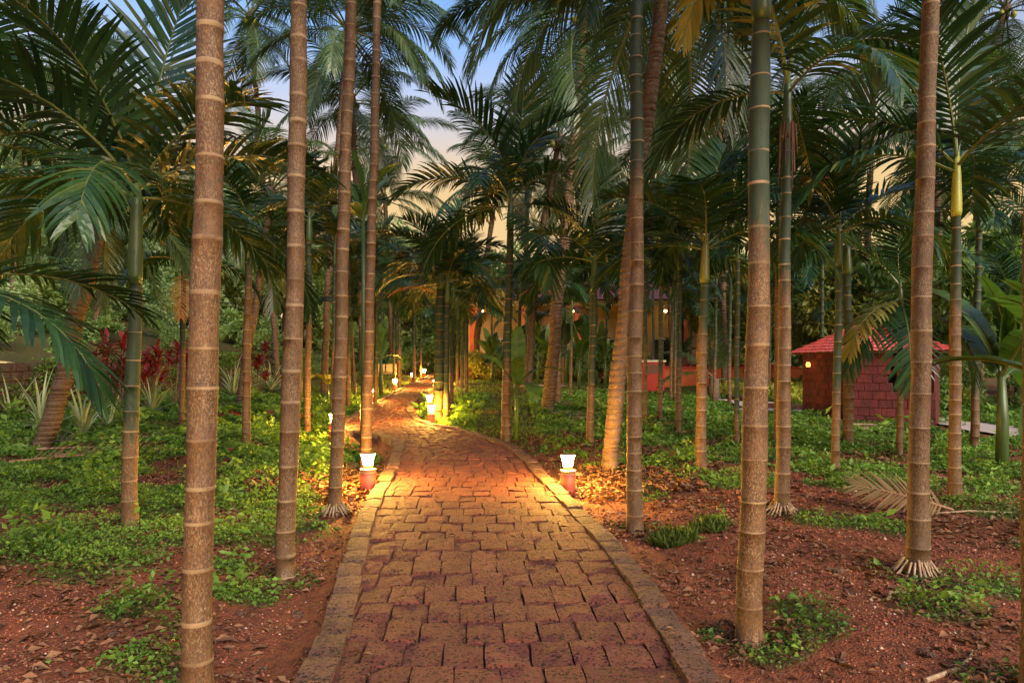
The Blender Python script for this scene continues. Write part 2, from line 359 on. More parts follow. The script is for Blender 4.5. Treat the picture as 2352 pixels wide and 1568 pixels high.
# ------------------------------------------------------------------ brick path
path_me = None
pv, pf = [], []
yy = np.arange(-5.6, 43.5, .3)
for y in yy: pv += [(float(PL(y)) + .05, y, float(HB(PL(y), y)) - .03), (float(PR(y)) - .05, y, float(HB(PR(y), y)) - .03)]
for i in range(len(yy) - 1): pf.append((2*i, 2*i+1, 2*i+3, 2*i+2))
path = tag(obj('path', mesh('path', pv, pf, [M['joint']])), 'laterite paved garden path winding between the palms', kind='structure')
def block_mesh(name, m, seed, nx=3, ny=3, rough=.02, ch=.012, zr=.05, ze=.6):
    r = random.Random(seed); v = []; f = []                # unit block -.5...5, top at z=0, bottom z=-1, worn edges
    xs_ = [-.5 + i / nx for i in range(nx + 1)]; ys_ = [-.5 + i / ny for i in range(ny + 1)]
    for j, y in enumerate(ys_):
        for i, x in enumerate(xs_):
            ex = i in (0, nx); ey = j in (0, ny); d = (.10 if (ex and ey) else .055 if (ex or ey) else 0)
            v.append((x * (1 - ch * (ex)) + r.uniform(-rough, rough), y * (1 - ch * ey * .7) + r.uniform(-rough, rough), -d * ze + r.uniform(-zr, zr)))
    id_ = lambda i, j: j * (nx + 1) + i
    for j in range(ny):
        for i in range(nx): f.append((id_(i, j), id_(i+1, j), id_(i+1, j+1), id_(i, j+1)))
    per = [id_(i, 0) for i in range(nx)] + [id_(nx, j) for j in range(ny)] + [id_(i, ny) for i in range(nx, 0, -1)] + [id_(0, j) for j in range(ny, 0, -1)]
    k = len(v)
    for p in per:
        x, y, z = v[p]; v.append((x * 1.05, y * 1.03, z - .35)); 
    n = len(per)
    for q in per: v.append((v[q][0] * 1.04, v[q][1] * 1.02, -1))
    for a in range(n):
        b = (a + 1) % n
        f.append((per[a], k + a, k + b, per[b])); f.append((k + a, k + n + a, k + n + b, k + b))
    return mesh(name, v, f, [m], None, None, False)
pav = [block_mesh('paver', M['paver'], s) for s in range(10)]
krb = [block_mesh('kerb_stone', M['kerb'], 50 + s, 2, 3, .015, .02, .012, .35) for s in range(6)]
rr = random.Random(5)
class Joined:
    def __init__(s): s.V = []; s.T = []; s.n = 0
    def add(s, me, Mx):
        co = np.empty(len(me.vertices) * 3); me.vertices.foreach_get('co', co); co = co.reshape(-1, 3)
        me.calc_loop_triangles(); t = np.empty(len(me.loop_triangles) * 3, np.int32); me.loop_triangles.foreach_get('vertices', t)
        A = np.array(Mx); s.V.append(co @ A[:3, :3].T + A[:3, 3]); s.T.append(t.reshape(-1, 3) + s.n); s.n += len(co)
    def mesh(s, name, mats): return np_mesh(name, np.vstack(s.V), np.vstack(s.T), mats)
rest_p, rest_k = Joined(), Joined(); npav = 0; KW = .165
cells = []
y = -5.4; row = 0
while y < 42.5:
    d = .30 + rr.uniform(-.03, .03); a, b = float(min(PL(y), PL(y + d))) + KW - .012, float(max(PR(y), PR(y + d))) - KW + .012
    nb = max(6, round((b - a) / .212)); cw = (b - a) / nb
    sl_ = (float(PL(y + d)) - float(PL(y))) / d
    cut = [a]; first = rr.choice([.35, .55, .8, 1.0, 1.0])
    x = a + cw * first
    while x < b - cw * .3: cut.append(x + rr.uniform(-.022, .022)); x += cw * rr.uniform(.93, 1.07)
    cut.append(b)
    for x0, x1 in zip(cut[:-1], cut[1:]): cells.append((x0, x1, y + rr.uniform(-.012, .012), d * rr.uniform(.97, 1.0), sl_))
    y += d; row += 1
for (x0, x1, y0, d, shear) in cells:
    xm, ym = (x0 + x1) / 2, y0 + d / 2
    gap = rr.uniform(.004, .013)
    z = float(HB(xm, ym)) + rr.uniform(-.008, .008) + .006
    sx_, sy_ = (x1 - x0) - gap, d - gap * .8
    rot = (math.atan2(float(HB(xm, ym + .3)) - float(HB(xm, ym)), .3) + rr.gauss(0, .02), rr.gauss(0, .025), rr.gauss(0, .02) - math.atan(shear) * .45)
    me = rr.choice(pav)
    if 2.6 < ym and npav < 300:
        o = obj('paver', me, path, (xm, ym, z), rot, (sx_, sy_, .1)); npav += 1
    else: rest_p.add(me, Matrix.LocRotScale(Vector((xm, ym, z)), __import__('mathutils').Euler(rot), Vector((sx_, sy_, .1))))
tag(obj('paver_field', rest_p.mesh('paver_field', [M['paver']]), path), 'small laterite pavers farther along the path', kind='stuff')
nk = 0
for side in (0, 1):
    y = -5.5
    while y < 43:
        d = rr.uniform(.26, .42); ym = y + d / 2
        e = PL if side == 0 else PR; s = 1 if side == 0 else -1
        xm = float(e(ym)) + s * KW / 2 + rr.uniform(-.014, .014)
        ang = -math.atan((float(e(y + d)) - float(e(y))) / d)
        z = float(HB(xm, ym)) + .036 + rr.uniform(-.012, .012)
        L_ = d / math.cos(ang) - .018
        rot = (math.atan2(float(HB(xm, ym + .3)) - float(HB(xm, ym)), .3), rr.gauss(0, .02), ang + rr.gauss(0, .01))
        me = rr.choice(krb)
        if 2.4 < ym < 24:
            obj('kerb_stone', me, path, (xm, ym, z), rot, (KW, L_, .34)); nk += 1
        else: rest_k.add(me, Matrix.LocRotScale(Vector((xm, ym, z)), __import__('mathutils').Euler(rot), Vector((KW, L_, .34))))
        y += d
tag(obj('kerb_run', rest_k.mesh('kerb_run', [M['kerb']]), path), 'distant stretch of laterite kerb', kind='stuff')

# ------------------------------------------------------------------ fronds
def frond_mesh(name, L, e0, e1, n, wid, ll, droop, seed, leafm, rachm, bare=.12, vee=.25, fwd=(20, 62), stn=5, pw=1.3, blunt=0, r0=.014, side=0.0, ragged=.1):
    r = random.Random(seed); K = 18; V = []; Fc = []; fm = []; at = []
    pts = [Vector((0, 0, 0))]; tan = []
    for k in range(K):
        t = (k + .5) / K; e = R(e0 + (e1 - e0) * t ** pw); az = side * t * t
        d = Vector((math.cos(e) * math.cos(az), math.cos(e) * math.sin(az), math.sin(e))); tan.append(d); pts.append(pts[-1] + d * (L / K))
    tan.append(tan[-1])
    ns = 5
    for k in range(0, K + 1, 2):                         # stalk
        t = k / K; T = tan[k]; S = Vector((0, 0, 1)).cross(T)
        S = S.normalized() if S.length > .05 else Vector((0, 1, 0)); N = T.cross(S).normalized(); q = r0 * (1 - .85 * t)
        for j in range(ns):
            a = 6.2832 * j / ns; V.append(pts[k] + S * math.cos(a) * q * 1.2 + N * math.sin(a) * q); at.append(.5)
    kk = K // 2
    for k in range(kk):
        for j in range(ns): Fc.append((k*ns+j, k*ns+(j+1)%ns, (k+1)*ns+(j+1)%ns, (k+1)*ns+j)); fm.append(1)
    down = Vector((0, 0, -1))
    for sgn in (-1, 1):
        for i in range(n):
            t = bare + (1 - bare) * ((i + r.uniform(.25, .75)) / n); t = min(t, .995)
            u = (t - bare) / (1 - bare); x = t * K; k = min(int(x), K - 1); p = pts[k].lerp(pts[k+1], x - k); T = tan[k].lerp(tan[k+1], x - k).normalized()
            S = Vector((0, 0, 1)).cross(T); S = (S.normalized() if S.length > .12 else Vector((-math.sin(side), math.cos(side), 0))) * sgn; N = T.cross(S) * sgn
            if N.z < -.3: N = -N
            prof = (math.sin(math.pi * (.16 + .74 * u)) ** .75)
            l = ll * prof * r.uniform(1 - ragged, 1 + ragged); a = R(fwd[0] + (fwd[1] - fwd[0]) * u ** 1.2 + r.uniform(-6, 6))
            d0 = (S * math.cos(a) + T * math.sin(a)).normalized(); d0 = (d0 + N * (vee * r.uniform(.6, 1.3))).normalized()
            wv = r.random(); c = p.copy(); base = len(V); tw = r.uniform(-.35, .35); dr = droop * r.uniform(.75, 1.3)
            for j in range(stn):
                s = j / (stn - 1); d = (d0 + down * (dr * s ** 1.2)).normalized()
                W = (T - d * T.dot(d)); W = W.normalized() if W.length > .1 else S; B = d.cross(W)
                W = (W * math.cos(tw * s) + B * math.sin(tw * s))
                if blunt: ww = wid * (.55 + .45 * math.sin(math.pi * min(1, s * 1.1 + .05))) * (1 if s < .95 else .35)
                else: ww = wid * (.45 + .9 * s) if s < .35 else wid * .77 * max(.04, (1 - s) / .65) ** .7 * 1.0
                ww *= (.75 + .25 * prof)
                V.append(c + W * ww * .5); V.append(c - W * ww * .5); at += [wv, wv]
                if j < stn - 1: c = c + d * (l / (stn - 1))
            for j in range(stn - 1): Fc.append((base+2*j, base+2*j+1, base+2*j+3, base+2*j+2)); fm.append(0)
    return mesh(name, V, Fc, [leafm, rachm], fm, {'v': at})
AF = {}
def areca_set(leafm, rachm, tagn):
    out = {}
    for age, (e0, e1, dr, vee) in {'spear': (86, 58, .25, .35), 'up': (66, 8, .45, .4), 'mid': (42, -28, .7, .3), 'low': (12, -58, .95, .15), 'hang': (-35, -84, .6, 0)}.items():
        out[age] = [frond_mesh('areca_frond', 1.7, e0 + q * 5, e1 - q * 7, 33, .042, .58, dr, 100 + q * 17 + int(e0), leafm, rachm, blunt=1, vee=vee, side=(-.25, .1, .3)[q]) for q in range(3)]
    return out
AF['leaf'] = areca_set(M['areca_leaf'], M['rachis'], '')
CF = {}
for age, (e0, e1, dr) in {'spear': (80, 40, .5), 'up': (58, -12, 1.0), 'mid': (28, -48, 1.5), 'low': (-8, -70, 1.9), 'hang': (-45, -86, 1.2)}.items():
    CF[age] = [frond_mesh('coconut_frond', 4.3, e0 + q * 5, e1 - q * 6, 84, .05, 1.1, dr, 300 + q * 13 + int(e0), M['coco_leaf'], M['rachis'], bare=.16, vee=.2, fwd=(24, 60), stn=6, r0=.035, side=(-.2, .15, .35)[q]) for q in range(3)]
DEAD = frond_mesh('dead_frond', 1.5, -30, -84, 24, .04, .42, 1.1, 901, M['dead_leaf'], M['rachis_dry'], vee=0, blunt=0)
OLIVE = frond_mesh('ageing_frond', 1.6, -10, -78, 26, .055, .48, .9, 902, M['olive_leaf'], M['rachis'], vee=.1, blunt=1)
DEADUP = frond_mesh('dead_frond_arched', 1.5, 35, -40, 24, .05, .42, .9, 903, M['dead_leaf'], M['rachis_dry'], vee=.1, blunt=0)

def trunk_mesh(name, pts, rads, base, m, space, band, green_from, n=12, rough=.02, flare=1.0, coco=False, seed=0):
    """pts: world points base->top; tube with raised leaf-scar rings; vertices relative to base"""
    r = random.Random(seed); P = [Vector(p) for p in pts]
    seg = [0]
    for a, b in zip(P[:-1], P[1:]): seg.append(seg[-1] + (b - a).length)
    tot = seg[-1]
    # smooth interpolation of points
    sa = np.array(seg); arr = np.array([tuple(p) for p in P]); ra = np.array(rads)
    if len(P) > 2:
        fine = np.linspace(0, tot, 200); sm = np.stack([np.interp(fine, sa, arr[:, k]) for k in range(3)], 1); rs = np.interp(fine, sa, ra)
        ker = np.hanning(61); ker /= ker.sum()
        for k in range(3):
            e0 = sm[:, k]; pad = np.concatenate([2*e0[0]-e0[30:0:-1], e0, 2*e0[-1]-e0[-2:-32:-1]]); sm[:, k] = np.convolve(pad, ker, 'valid')
        sa, arr, ra = fine, sm, rs
    st = []; s = 0.0
    first = True
    while s < tot:
        sp = space * r.uniform(*((.55, 1.5) if coco else (.75, 1.25))) 
        if first: sp *= .5; first = False
        bh = band * r.uniform(.7, 1.4)
        st += [(s + .002, 0, 1.0), (s + sp * .5, 0, .985 if not coco else 1.03), (s + max(sp - bh, sp * .6), 0, 1.0 if not coco else 1.06), (s + max(sp - bh, sp * .6) + .003, 1, 1.025 if not coco else .97), (s + sp - .002, 1, 1.02 if not coco else .96)]
        s += sp
    st = [(min(a, tot), g, k) for a, g, k in st if a <= tot + space]; st.append((tot, 0, 1))
    V = []; Fc = []; ag = []; ar = []
    gz_ = green_from if green_from is not None else 1e9
    for idx, (s, g, k) in enumerate(st):
        c = Vector([np.interp(s, sa, arr[:, q]) for q in range(3)]); rad = float(np.interp(s, sa, ra)) * k
        rad *= 1 + (flare - 1) * math.exp(-s / .12); rad *= 1 + .035 * math.sin(s * 3.1 + seed) + .02 * math.sin(s * 9.3 + seed * 2.7)
        c = c + Vector((math.sin(s * 1.9 + seed) + .5 * math.sin(s * 4.7 + seed), math.cos(s * 2.3 + seed * 1.3), 0)) * rad * .13 * min(1, s / .4)
        tilt = r.uniform(-.05, .05); ta = r.uniform(0, 6.28)
        for j in range(n):
            a = 6.2832 * j / n; q = rad * (1 + r.uniform(-rough, rough))
            V.append(c - Vector(base) + Vector((math.cos(a) * q, math.sin(a) * q, tilt * rad * math.cos(a - ta) if g else 0)))
            ag.append(float(sstep(gz_ - .7, gz_ + .7, c.z))); ar.append(g)
    for i in range(len(st) - 1):
        for j in range(n): Fc.append((i*n+j, i*n+(j+1)%n, (i+1)*n+(j+1)%n, (i+1)*n+j))
    Fc.append(tuple((len(st)-1)*n + j for j in range(n)))
    return mesh(name, V, Fc, [m], None, {'green': ag, 'ring': ar}, True), st
GA = 2.39996
def crown(root, top, fs, ages, seed, sc, az0=None, jitter=.12):
    r = random.Random(seed); az = r.uniform(0, 6.28) if az0 is None else az0; out = []
    for a in ages:
        me = r.choice(fs[a]); k = sc * r.uniform(.86, 1.12)
        dz = {'spear': .05, 'up': .02, 'mid': -.03, 'low': -.09, 'hang': -.16}[a]
        o = obj('frond', me, root, (top[0], top[1], top[2] + dz * sc), (r.gauss(0, jitter), r.gauss(0, jitter), az), (k, k, k)); out.append(o)
        az += GA + r.uniform(-.3, .3)
    return out
AG_N = ['spear', 'up', 'up', 'up', 'mid', 'mid', 'mid', 'mid', 'low', 'low', 'low']
def areca(bpx, pts, wd, g=None, shaft='shaft', sl=.55, ages=AG_N, sc=1.0, label='', group=None, seed=0, n=10, roots=False, az0=None, space=.21, depth=None, band=.013):
    b = G(*bpx) if depth is None else ray(*bpx, depth)
    Y = b.y; r0, r1 = wd[0] / F * Y / 2, wd[1] / F * Y / 2
    P = [b - Vector((0, 0, .08))] + [ray(x, y, Y) for x, y in pts]
    zs = [p.z for p in P]; rads = [r0 + (r1 - r0) * (z - zs[0]) / (zs[-1] - zs[0]) for z in zs]
    root = empty('areca_palm', b, label, 'palm', group)
    top = P[-1]; dirv = (P[-1] - P[-2]).normalized(); tt = top - dirv * sl
    P2 = P[:-1] + [tt]; rads2 = rads[:-1] + [rads[-1]]
    if (P2[-1] - P2[-2]).dot(dirv) < .05: P2 = P[:-2] + [tt]; rads2 = rads[:-2] + [rads[-1]]
    gz_ = None if g is None else EYE - (g - HZ) / F * Y
    me, _ = trunk_mesh('areca_trunk', P2, rads2, b, M['areca'], space, band, gz_, n, .02, 1.25 if roots else 1.2, False, seed)
    obj('trunk', me, root)
    mb = MB(); q = rads[-1]
    mb.tube([tt - b, tt - b + dirv * sl * .1, tt - b + dirv * sl * .35, tt - b + dirv * sl * .8, top - b + dirv * .12], [q * 1.02, q * 1.2, q * 1.15, q * .9, q * .45], 9)
    obj('crownshaft', mb.mesh('crownshaft', M[shaft], True), root)
    crown(root, tuple(top - b), AF['leaf'], ages, seed + 1, sc, az0)
    if roots:
        r = random.Random(seed); mb = MB()
        for k in range(22):
            a = 6.2832 * k / 22 + r.uniform(-.1, .1); q = r0 * 1.08; d = r.uniform(.06, .15)
            mb.tube([(math.cos(a)*q, math.sin(a)*q, r.uniform(.07, .13)), (math.cos(a)*(q+d*.4), math.sin(a)*(q+d*.4), .04), (math.cos(a)*(q+d), math.sin(a)*(q+d), -.02)], [.009, .009, .006], 5)
        obj('root_skirt', mb.mesh('root_skirt', M['stick']), root)
    return root, top - b
CAGE = ['spear'] + ['up'] * 5 + ['mid'] * 7 + ['low'] * 6 + ['hang'] * 3
def coconut(bpx, pts, wd, ages=CAGE, sc=1.0, label='', group=None, seed=0, depth=None, az0=None, n=12):
    b = G(*bpx) if depth is None else ray(*bpx, depth)
    Y = b.y; P = [b - Vector((0, 0, .1))] + [ray(x, y, Y) for x, y in pts]
    r0, r1 = wd[0] / F * Y / 2, wd[1] / F * Y / 2; k = len(P) - 1
    rads = [r0 + (r1 - r0) * i / k for i in range(k + 1)]
    root = empty('coconut_palm', b, label, 'palm', group)
    me, _ = trunk_mesh('coconut_trunk', P, rads, b, M['coco'], .085, .016, None, n, .045, 1.25, True, seed)
    obj('trunk', me, root); top = P[-1] - b
    mb = MB(); r = random.Random(seed)
    mb.tube([top - Vector((0, 0, .25)), top, top + Vector((0, 0, .35))], [r1 * 1.3, r1 * 1.9, r1 * .6], 9)
    obj('crown_heart', mb.mesh('crown_heart', M['wood'], True), root)
    crown(root, tuple(top), CF, ages, seed + 1, sc, az0, .1)
    for q in range(r.randint(5, 8)):
        a = r.uniform(0, 6.28); mb = MB(); rr_ = r.uniform(.09, .12)
        mb.lathe([(rr_ * math.sin(t) * (1 if t > 1.5 else .9), -rr_ * 1.25 * math.cos(t)) for t in [0.02, .5, 1.0, 1.6, 2.2, 2.7, 3.12]], 8)
        obj('coconut', mb.mesh('coconut', M['shaft_y'] if q % 2 else M['shaft'], True), root, tuple(top + Vector((math.cos(a) * .28, math.sin(a) * .28, -.18 - .12 * r.random()))))
    return root, top
def put_frond(root, top, me, az, rx=0, sc=1.0, dz=0, name='dead_frond', label=None, tilt=0):
    o = obj(name, me, root, (top[0], top[1], top[2] + dz), (rx, tilt, az), (sc, sc, sc))
    if label: o['label'] = label
    return o

UPS = ['spear', 'up', 'up', 'up', 'mid', 'mid', 'mid', 'mid', 'low']
# --- palms left of the path
areca((450, 1625), [(470, 800), (484, 0), (500, -1150)], (68, 56), None, label='thick tan areca palm with lichen-speckled bark standing in leaf litter beside the kerb', ages=UPS, seed=21, band=.019, n=20)
areca((655, 1335), [(672, 800), (690, 0), (697, -520)], (45, 34), None, label='tall brown areca palm with mossy base in red soil, next behind the thickest palm', ages=UPS, seed=22, band=.019, n=16)
areca((770, 1180), [(787, 600), (806, 0), (809, -190)], (32, 24), None, label='tall brown areca palm lit on its path side by the kerb lamp', ages=UPS, seed=23, band=.019, n=14, roots=True)
areca((838, 1092), [(852, 600), (868, 0), (872, -110)], (25, 17), None, label='slim orange-brown areca palm right behind a lit bollard at the bend', ages=UPS, seed=24, band=.019, n=14)
r5, t5 = areca((300, 1212), [(302, 985), (315, 430)], (36, 27), 985, label='areca palm with orange-brown foot and dark green white-ringed stem', ages=['spear', 'up', 'up', 'up', 'mid', 'mid', 'mid', 'mid', 'low', 'low', 'low', 'low'], seed=35, n=16, sl=.9, sc=1.1)
r6, t6 = areca((417, 985), [(423, 590)], (14, 11), 800, label='thin areca palm with a pink-brown dead frond hanging down its stem', seed=26, sl=.5)
put_frond(r6, t6, DEAD, -1.2, sc=.9, dz=-.3, name='dead_frond', label='pink-brown dead frond hanging by the stem')
areca((565, 1030), [(572, 500)], (20, 16), 640, label='areca palm standing in bright ground cover in front of a leaning coconut trunk', seed=27, ages=['spear', 'up', 'up', 'mid', 'mid', 'mid', 'low', 'low', 'hang'], sc=1.05)
areca((706, 995), [(711, 500)], (16, 13), 740, label='areca palm whose foot glows yellow from the far-side kerb lamp', seed=28)
FARL = 'slender areca palm in the row left of the winding path'
for i, (x, y, tx_, ty, wv, g) in enumerate([(800, 940, 803, 600, 12, 820), (764, 965, 769, 560, 10, 800), (862, 932, 867, 640, 10, 850), (917, 893, 919, 630, 9, 800), (950, 880, 953, 650, 9, 800), (966, 868, 968, 700, 6, 800), (905, 880, 903, 680, 6, 800), (690, 930, 694, 560, 9, 800)]):
    areca((x, y), [(tx_, ty)], (wv, wv * .8), g, label=['slender areca palm just behind the tall areca lit by the kerb lamp', 'thin areca palm beside the lamp on the raised kerb', 'slender areca palm glowing beside the lamp past the bend on the left kerb', FARL, FARL, FARL, FARL, 'slender areca palm between the yellow-leaved plant and the mossy wall'][i], group='areca palms along the left of the path', seed=40 + i, n=8, space=.2)
areca((818, 936), [(806, 720)], (8, 6), None, label='young leaning areca sapling with thin orange stem', seed=61, n=8, sc=.7)
# palms whose stems stand left of the view
rL0, tL0 = areca((-310, 1420), [(-300, 690)], (40, 30), 900, label='areca palm with broad fronds reaching over the ground cover, stem mostly hidden', seed=62, ages=['spear', 'up', 'mid', 'mid', 'low', 'low', 'low'], az0=.2, sc=1.1)
areca((-60, 1130), [(-45, 300)], (34, 26), 800, label='areca palm with dark arching fronds at the edge of the grove', seed=63, ages=AG_N, az0=.4, sc=1.35)
# --- palms right of the path
areca((1457, 1222), [(1460, 700), (1463, 200), (1466, -190)], (38, 26), 400, label='tall areca palm, brown below and green ringed above, in front of the leaning coconut trunk', seed=71, n=16, ages=UPS)
rB3, tB3 = areca((1722, 1482), [(1738, 750), (1746, 250), (1752, -230)], (62, 38), 540, label='thick areca palm with tan foot and smooth green ringed upper stem beside the kerb', seed=73, n=20, ages=['spear', 'up', 'up', 'mid', 'mid', 'low'], sc=.95, sl=.7)
r4, t4 = areca((1796, 1178), [(1803, 600), (1810, 190)], (34, 20), 640, label='areca palm with flared rooty foot and brown flower stalks hanging under its crown', seed=74, n=14, roots=True, ages=['spear', 'up', 'up', 'mid', 'mid', 'low', 'low', 'low'], sc=1.15)
areca((1783, 1015), [(1789, 420)], (15, 11), 600, label='thin red-brown areca palm tucked close behind the rooty-footed one', seed=75)
areca((2105, 1318), [(2120, 600), (2136, 0), (2142, -600)], (48, 30), None, label='tall brown areca palm with a skirt of exposed roots at its foot', seed=76, n=18, roots=True, ages=UPS)
areca((2193, 1152), [(2196, 560), (2198, 375)], (28, 19), 700, shaft='shaft_y', sl=.6, label='areca palm with bright yellow-green crownshaft above dark ringed stem', seed=77, n=14, ages=['spear', 'up', 'up', 'up', 'mid', 'mid', 'mid', 'low'], sc=1.2)
areca((1610, 1082), [(1613, 800), (1621, 560)], (27, 19), 760, shaft='shaft_o', sl=.55, label='areca palm with tan foot, dark ringed stem and dull yellow crownshaft', seed=78, n=12, ages=AG_N + ['low'])
areca((1355, 1022), [(1366, 590)], (18, 15), 880, shaft='shaft', sl=.6, label='dark ringed areca palm standing in grass between two coconut trunks', seed=79, ages=AG_N + ['low'])
r9, t9 = areca((1160, 1018), [(1173, 460)], (22, 15), 830, label='dark-stemmed areca palm with a wide crown beside the banana sapling', seed=83, ages=['spear', 'up', 'up', 'mid', 'mid', 'mid', 'low', 'low', 'hang', 'up', 'mid', 'up', 'mid'], sc=1.35)
r10, t10 = areca((1004, 964), [(1015, 610)], (26, 19), 900, depth=16.2, label='areca palm lit yellow at its foot by the bollard touching it', seed=81, ages=AG_N + ['low'])
areca((1024, 972), [(1028, 640)], (14, 11), 900, label='thinner areca palm crowding behind the lamp-lit one', seed=82)
FARR = 'slender areca palm in the row right of the winding path'
for i, (x, y, tx_, ty, wv, g) in enumerate([(1036, 948, 1041, 660, 11, 850), (1050, 930, 1052, 690, 8, 820), (1060, 922, 1064, 700, 9, 830), (1310, 912, 1314, 690, 7, 800), (1481, 985, 1484, 560, 10, 800)]):
    areca((x, y), [(tx_, ty)], (wv, wv * .8), g, label=[FARR, FARR, FARR, 'thin areca palm rising out of the banana clumps', 'thin dark areca palm just behind the tall brown-and-green areca'][i], group='areca palms right of the path', seed=90 + i, n=8, space=.2)
HUTL = 'slender areca palm in the grass between the path and the red hut'
for i, (x, y, tx_, ty, wv, g) in enumerate([(1515, 965, 1520, 600, 12, 850), (1557, 992, 1563, 560, 14, 830), (1540, 920, 1545, 660, 7, 800), (1692, 1020, 1695, 530, 13, 950), (1640, 930, 1646, 640, 8, 830)]):
    areca((x, y), [(tx_, ty)], (wv, wv * .8), g, label=[HUTL, HUTL, HUTL, 'green-stemmed areca palm alone in the grass before the low orange wall', 'slender areca palm beside the young stumpy coconut'][i], group='areca palms before the house', seed=100 + i, n=8, space=.2)
areca((1920, 1082), [(1927, 520)], (20, 15), 900, label='areca palm with white-ringed green stem before the corner of the red hut', seed=110, ages=AG_N + ['low'])
areca((1950, 1025), [(1946, 560)], (24, 17), 800, label='grey-brown areca palm standing close to the front of the red hut', seed=111)
r17, t17 = areca((2066, 1048), [(2068, 660)], (15, 12), 830, label='areca palm with old fronds drooping in front of the hut wall', seed=112, ages=['spear', 'up', 'mid', 'low', 'hang', 'hang'])
areca((2236, 1032), [(2251, 460)], (18, 13), 900, label='dark green areca palm among banana leaves beside the concrete walk', seed=113)
areca((2374, 1600), [(2385, 800), (2392, -800)], (58, 50), None, label='areca palm catching orange lamp light at the edge of the red soil', seed=114, n=16, ages=UPS)
# drooping / dead fronds that stand out
for az, sc_ in ((3.3, .5), (4.6, .62), (5.4, .6), (2.2, .5)): put_frond(rB3, tB3, OLIVE, az, sc=sc_, dz=-.12, name='ageing_frond', label='olive old frond hanging under the crown')
put_frond(r17, t17, OLIVE, 3.5, sc=.95, dz=-.2, name='ageing_frond', label='olive frond drooping in front of the hut')
put_frond(r17, t17, AF['leaf']['hang'][0], 4.4, sc=1.0, dz=-.2, name='frond')
mb = MB(); r_ = random.Random(3)
for k in range(16):
    a = r_.uniform(0, 6.28); q = r_.uniform(.03, .09); z = -r_.uniform(.55, 1.1)
    mb.tube([(0, 0, -.3), (math.cos(a)*q, math.sin(a)*q, -.42), (math.cos(a)*q*1.2, math.sin(a)*q*1.2, z)], [.008, .007, .003], 5)
obj('flower_stalk', mb.mesh('flower_stalk', simple('dry_flower_stalk', (.14, .06, .045), .8, .3, 20, .2)), r4, tuple(t4))
# --- coconut palms
K = {}
K[1] = coconut((90, 1032), [(150, 850), (200, 640), (232, 470), (246, 400)], (40, 32), label='stout leaning coconut palm with litter round its foot by the mossy wall', seed=201, sc=.62)
K[2] = coconut((205, 808), [(235, 650), (262, 500)], (15, 11), label='thin leaning coconut palm up on the slope behind the wall', seed=202, depth=24, sc=.7)
K[3] = coconut((548, 932), [(580, 740), (606, 580), (622, 440)], (18, 14), label='curved coconut palm leaning behind the areca in bright ground cover', seed=203, sc=.75)
K[4] = coconut((745, 905), [(750, 700), (770, 400), (800, 70)], (16, 12), label='very tall coconut palm with drooping crown left of the sky gap', seed=204, sc=1.05)
K[5] = coconut((1400, 1082), [(1425, 800), (1450, 560), (1490, 220), (1525, -20), (1550, -170)], (37, 31), label='leaning coconut palm with orange lamp-lit foot amid sticks and fallen leaves', seed=205, sc=.9)
K[6] = coconut((1257, 946), [(1275, 750), (1292, 580), (1318, 350), (1345, 30)], (30, 20), label='curved coconut palm with pale-patched foot rising right of the sky gap', seed=206, sc=.95)
K[7] = coconut((1210, 906), [(1225, 700), (1245, 530), (1285, 320)], (17, 12), label='thinner coconut palm leaning alongside the larger curved one', seed=207, sc=.85)
K[8] = coconut((2155, 905), [(2168, 720), (2180, 600), (2250, 200), (2310, 20)], (15, 12), label='pale-stemmed coconut palm leaning behind the hut', seed=208, sc=.95)
K[9] = coconut((1985, 900), [(1990, 600), (2008, 150)], (16, 12), label='coconut palm with yellow frond stalks towering behind the red hut', seed=209, sc=1.0)
K[10] = coconut((640, 885), [(610, 500), (575, 40)], (14, 10), label='tall coconut palm behind the left row of arecas, crown against the sky', seed=210, sc=1.0)
K[11] = coconut((1665, 905), [(1658, 400), (1640, 60)], (14, 11), label='tall coconut palm rising before the orange house', seed=211, sc=1.0)
K[12] = coconut((20, 800), [(30, 640), (60, 400)], (16, 13), label='coconut palm with pale drooping fronds high on the slope', seed=212, depth=22, sc=.9)
for kq, az, age, v_, sc_ in ((6, 3.14, 'mid', 0, 1.0), (6, 3.45, 'low', 1, .95), (6, 3.7, 'mid', 2, .95), (4, -.05, 'mid', 1, 1.1), (4, .3, 'low', 0, 1.0), (4, -.4, 'mid', 0, 1.05), (4, -.7, 'low', 2, 1.0), (7, 3.0, 'up', 1, .85), (7, 3.4, 'mid', 0, .85), (5, 3.3, 'low', 0, .85), (6, 2.95, 'mid', 1, 1.05), (6, 3.3, 'up', 2, 1.0), (4, .1, 'up', 0, 1.05), (4, -.25, 'low', 1, 1.1)):
    put_frond(K[kq][0], K[kq][1], CF[age][v_], az, sc=sc_, name='frond')

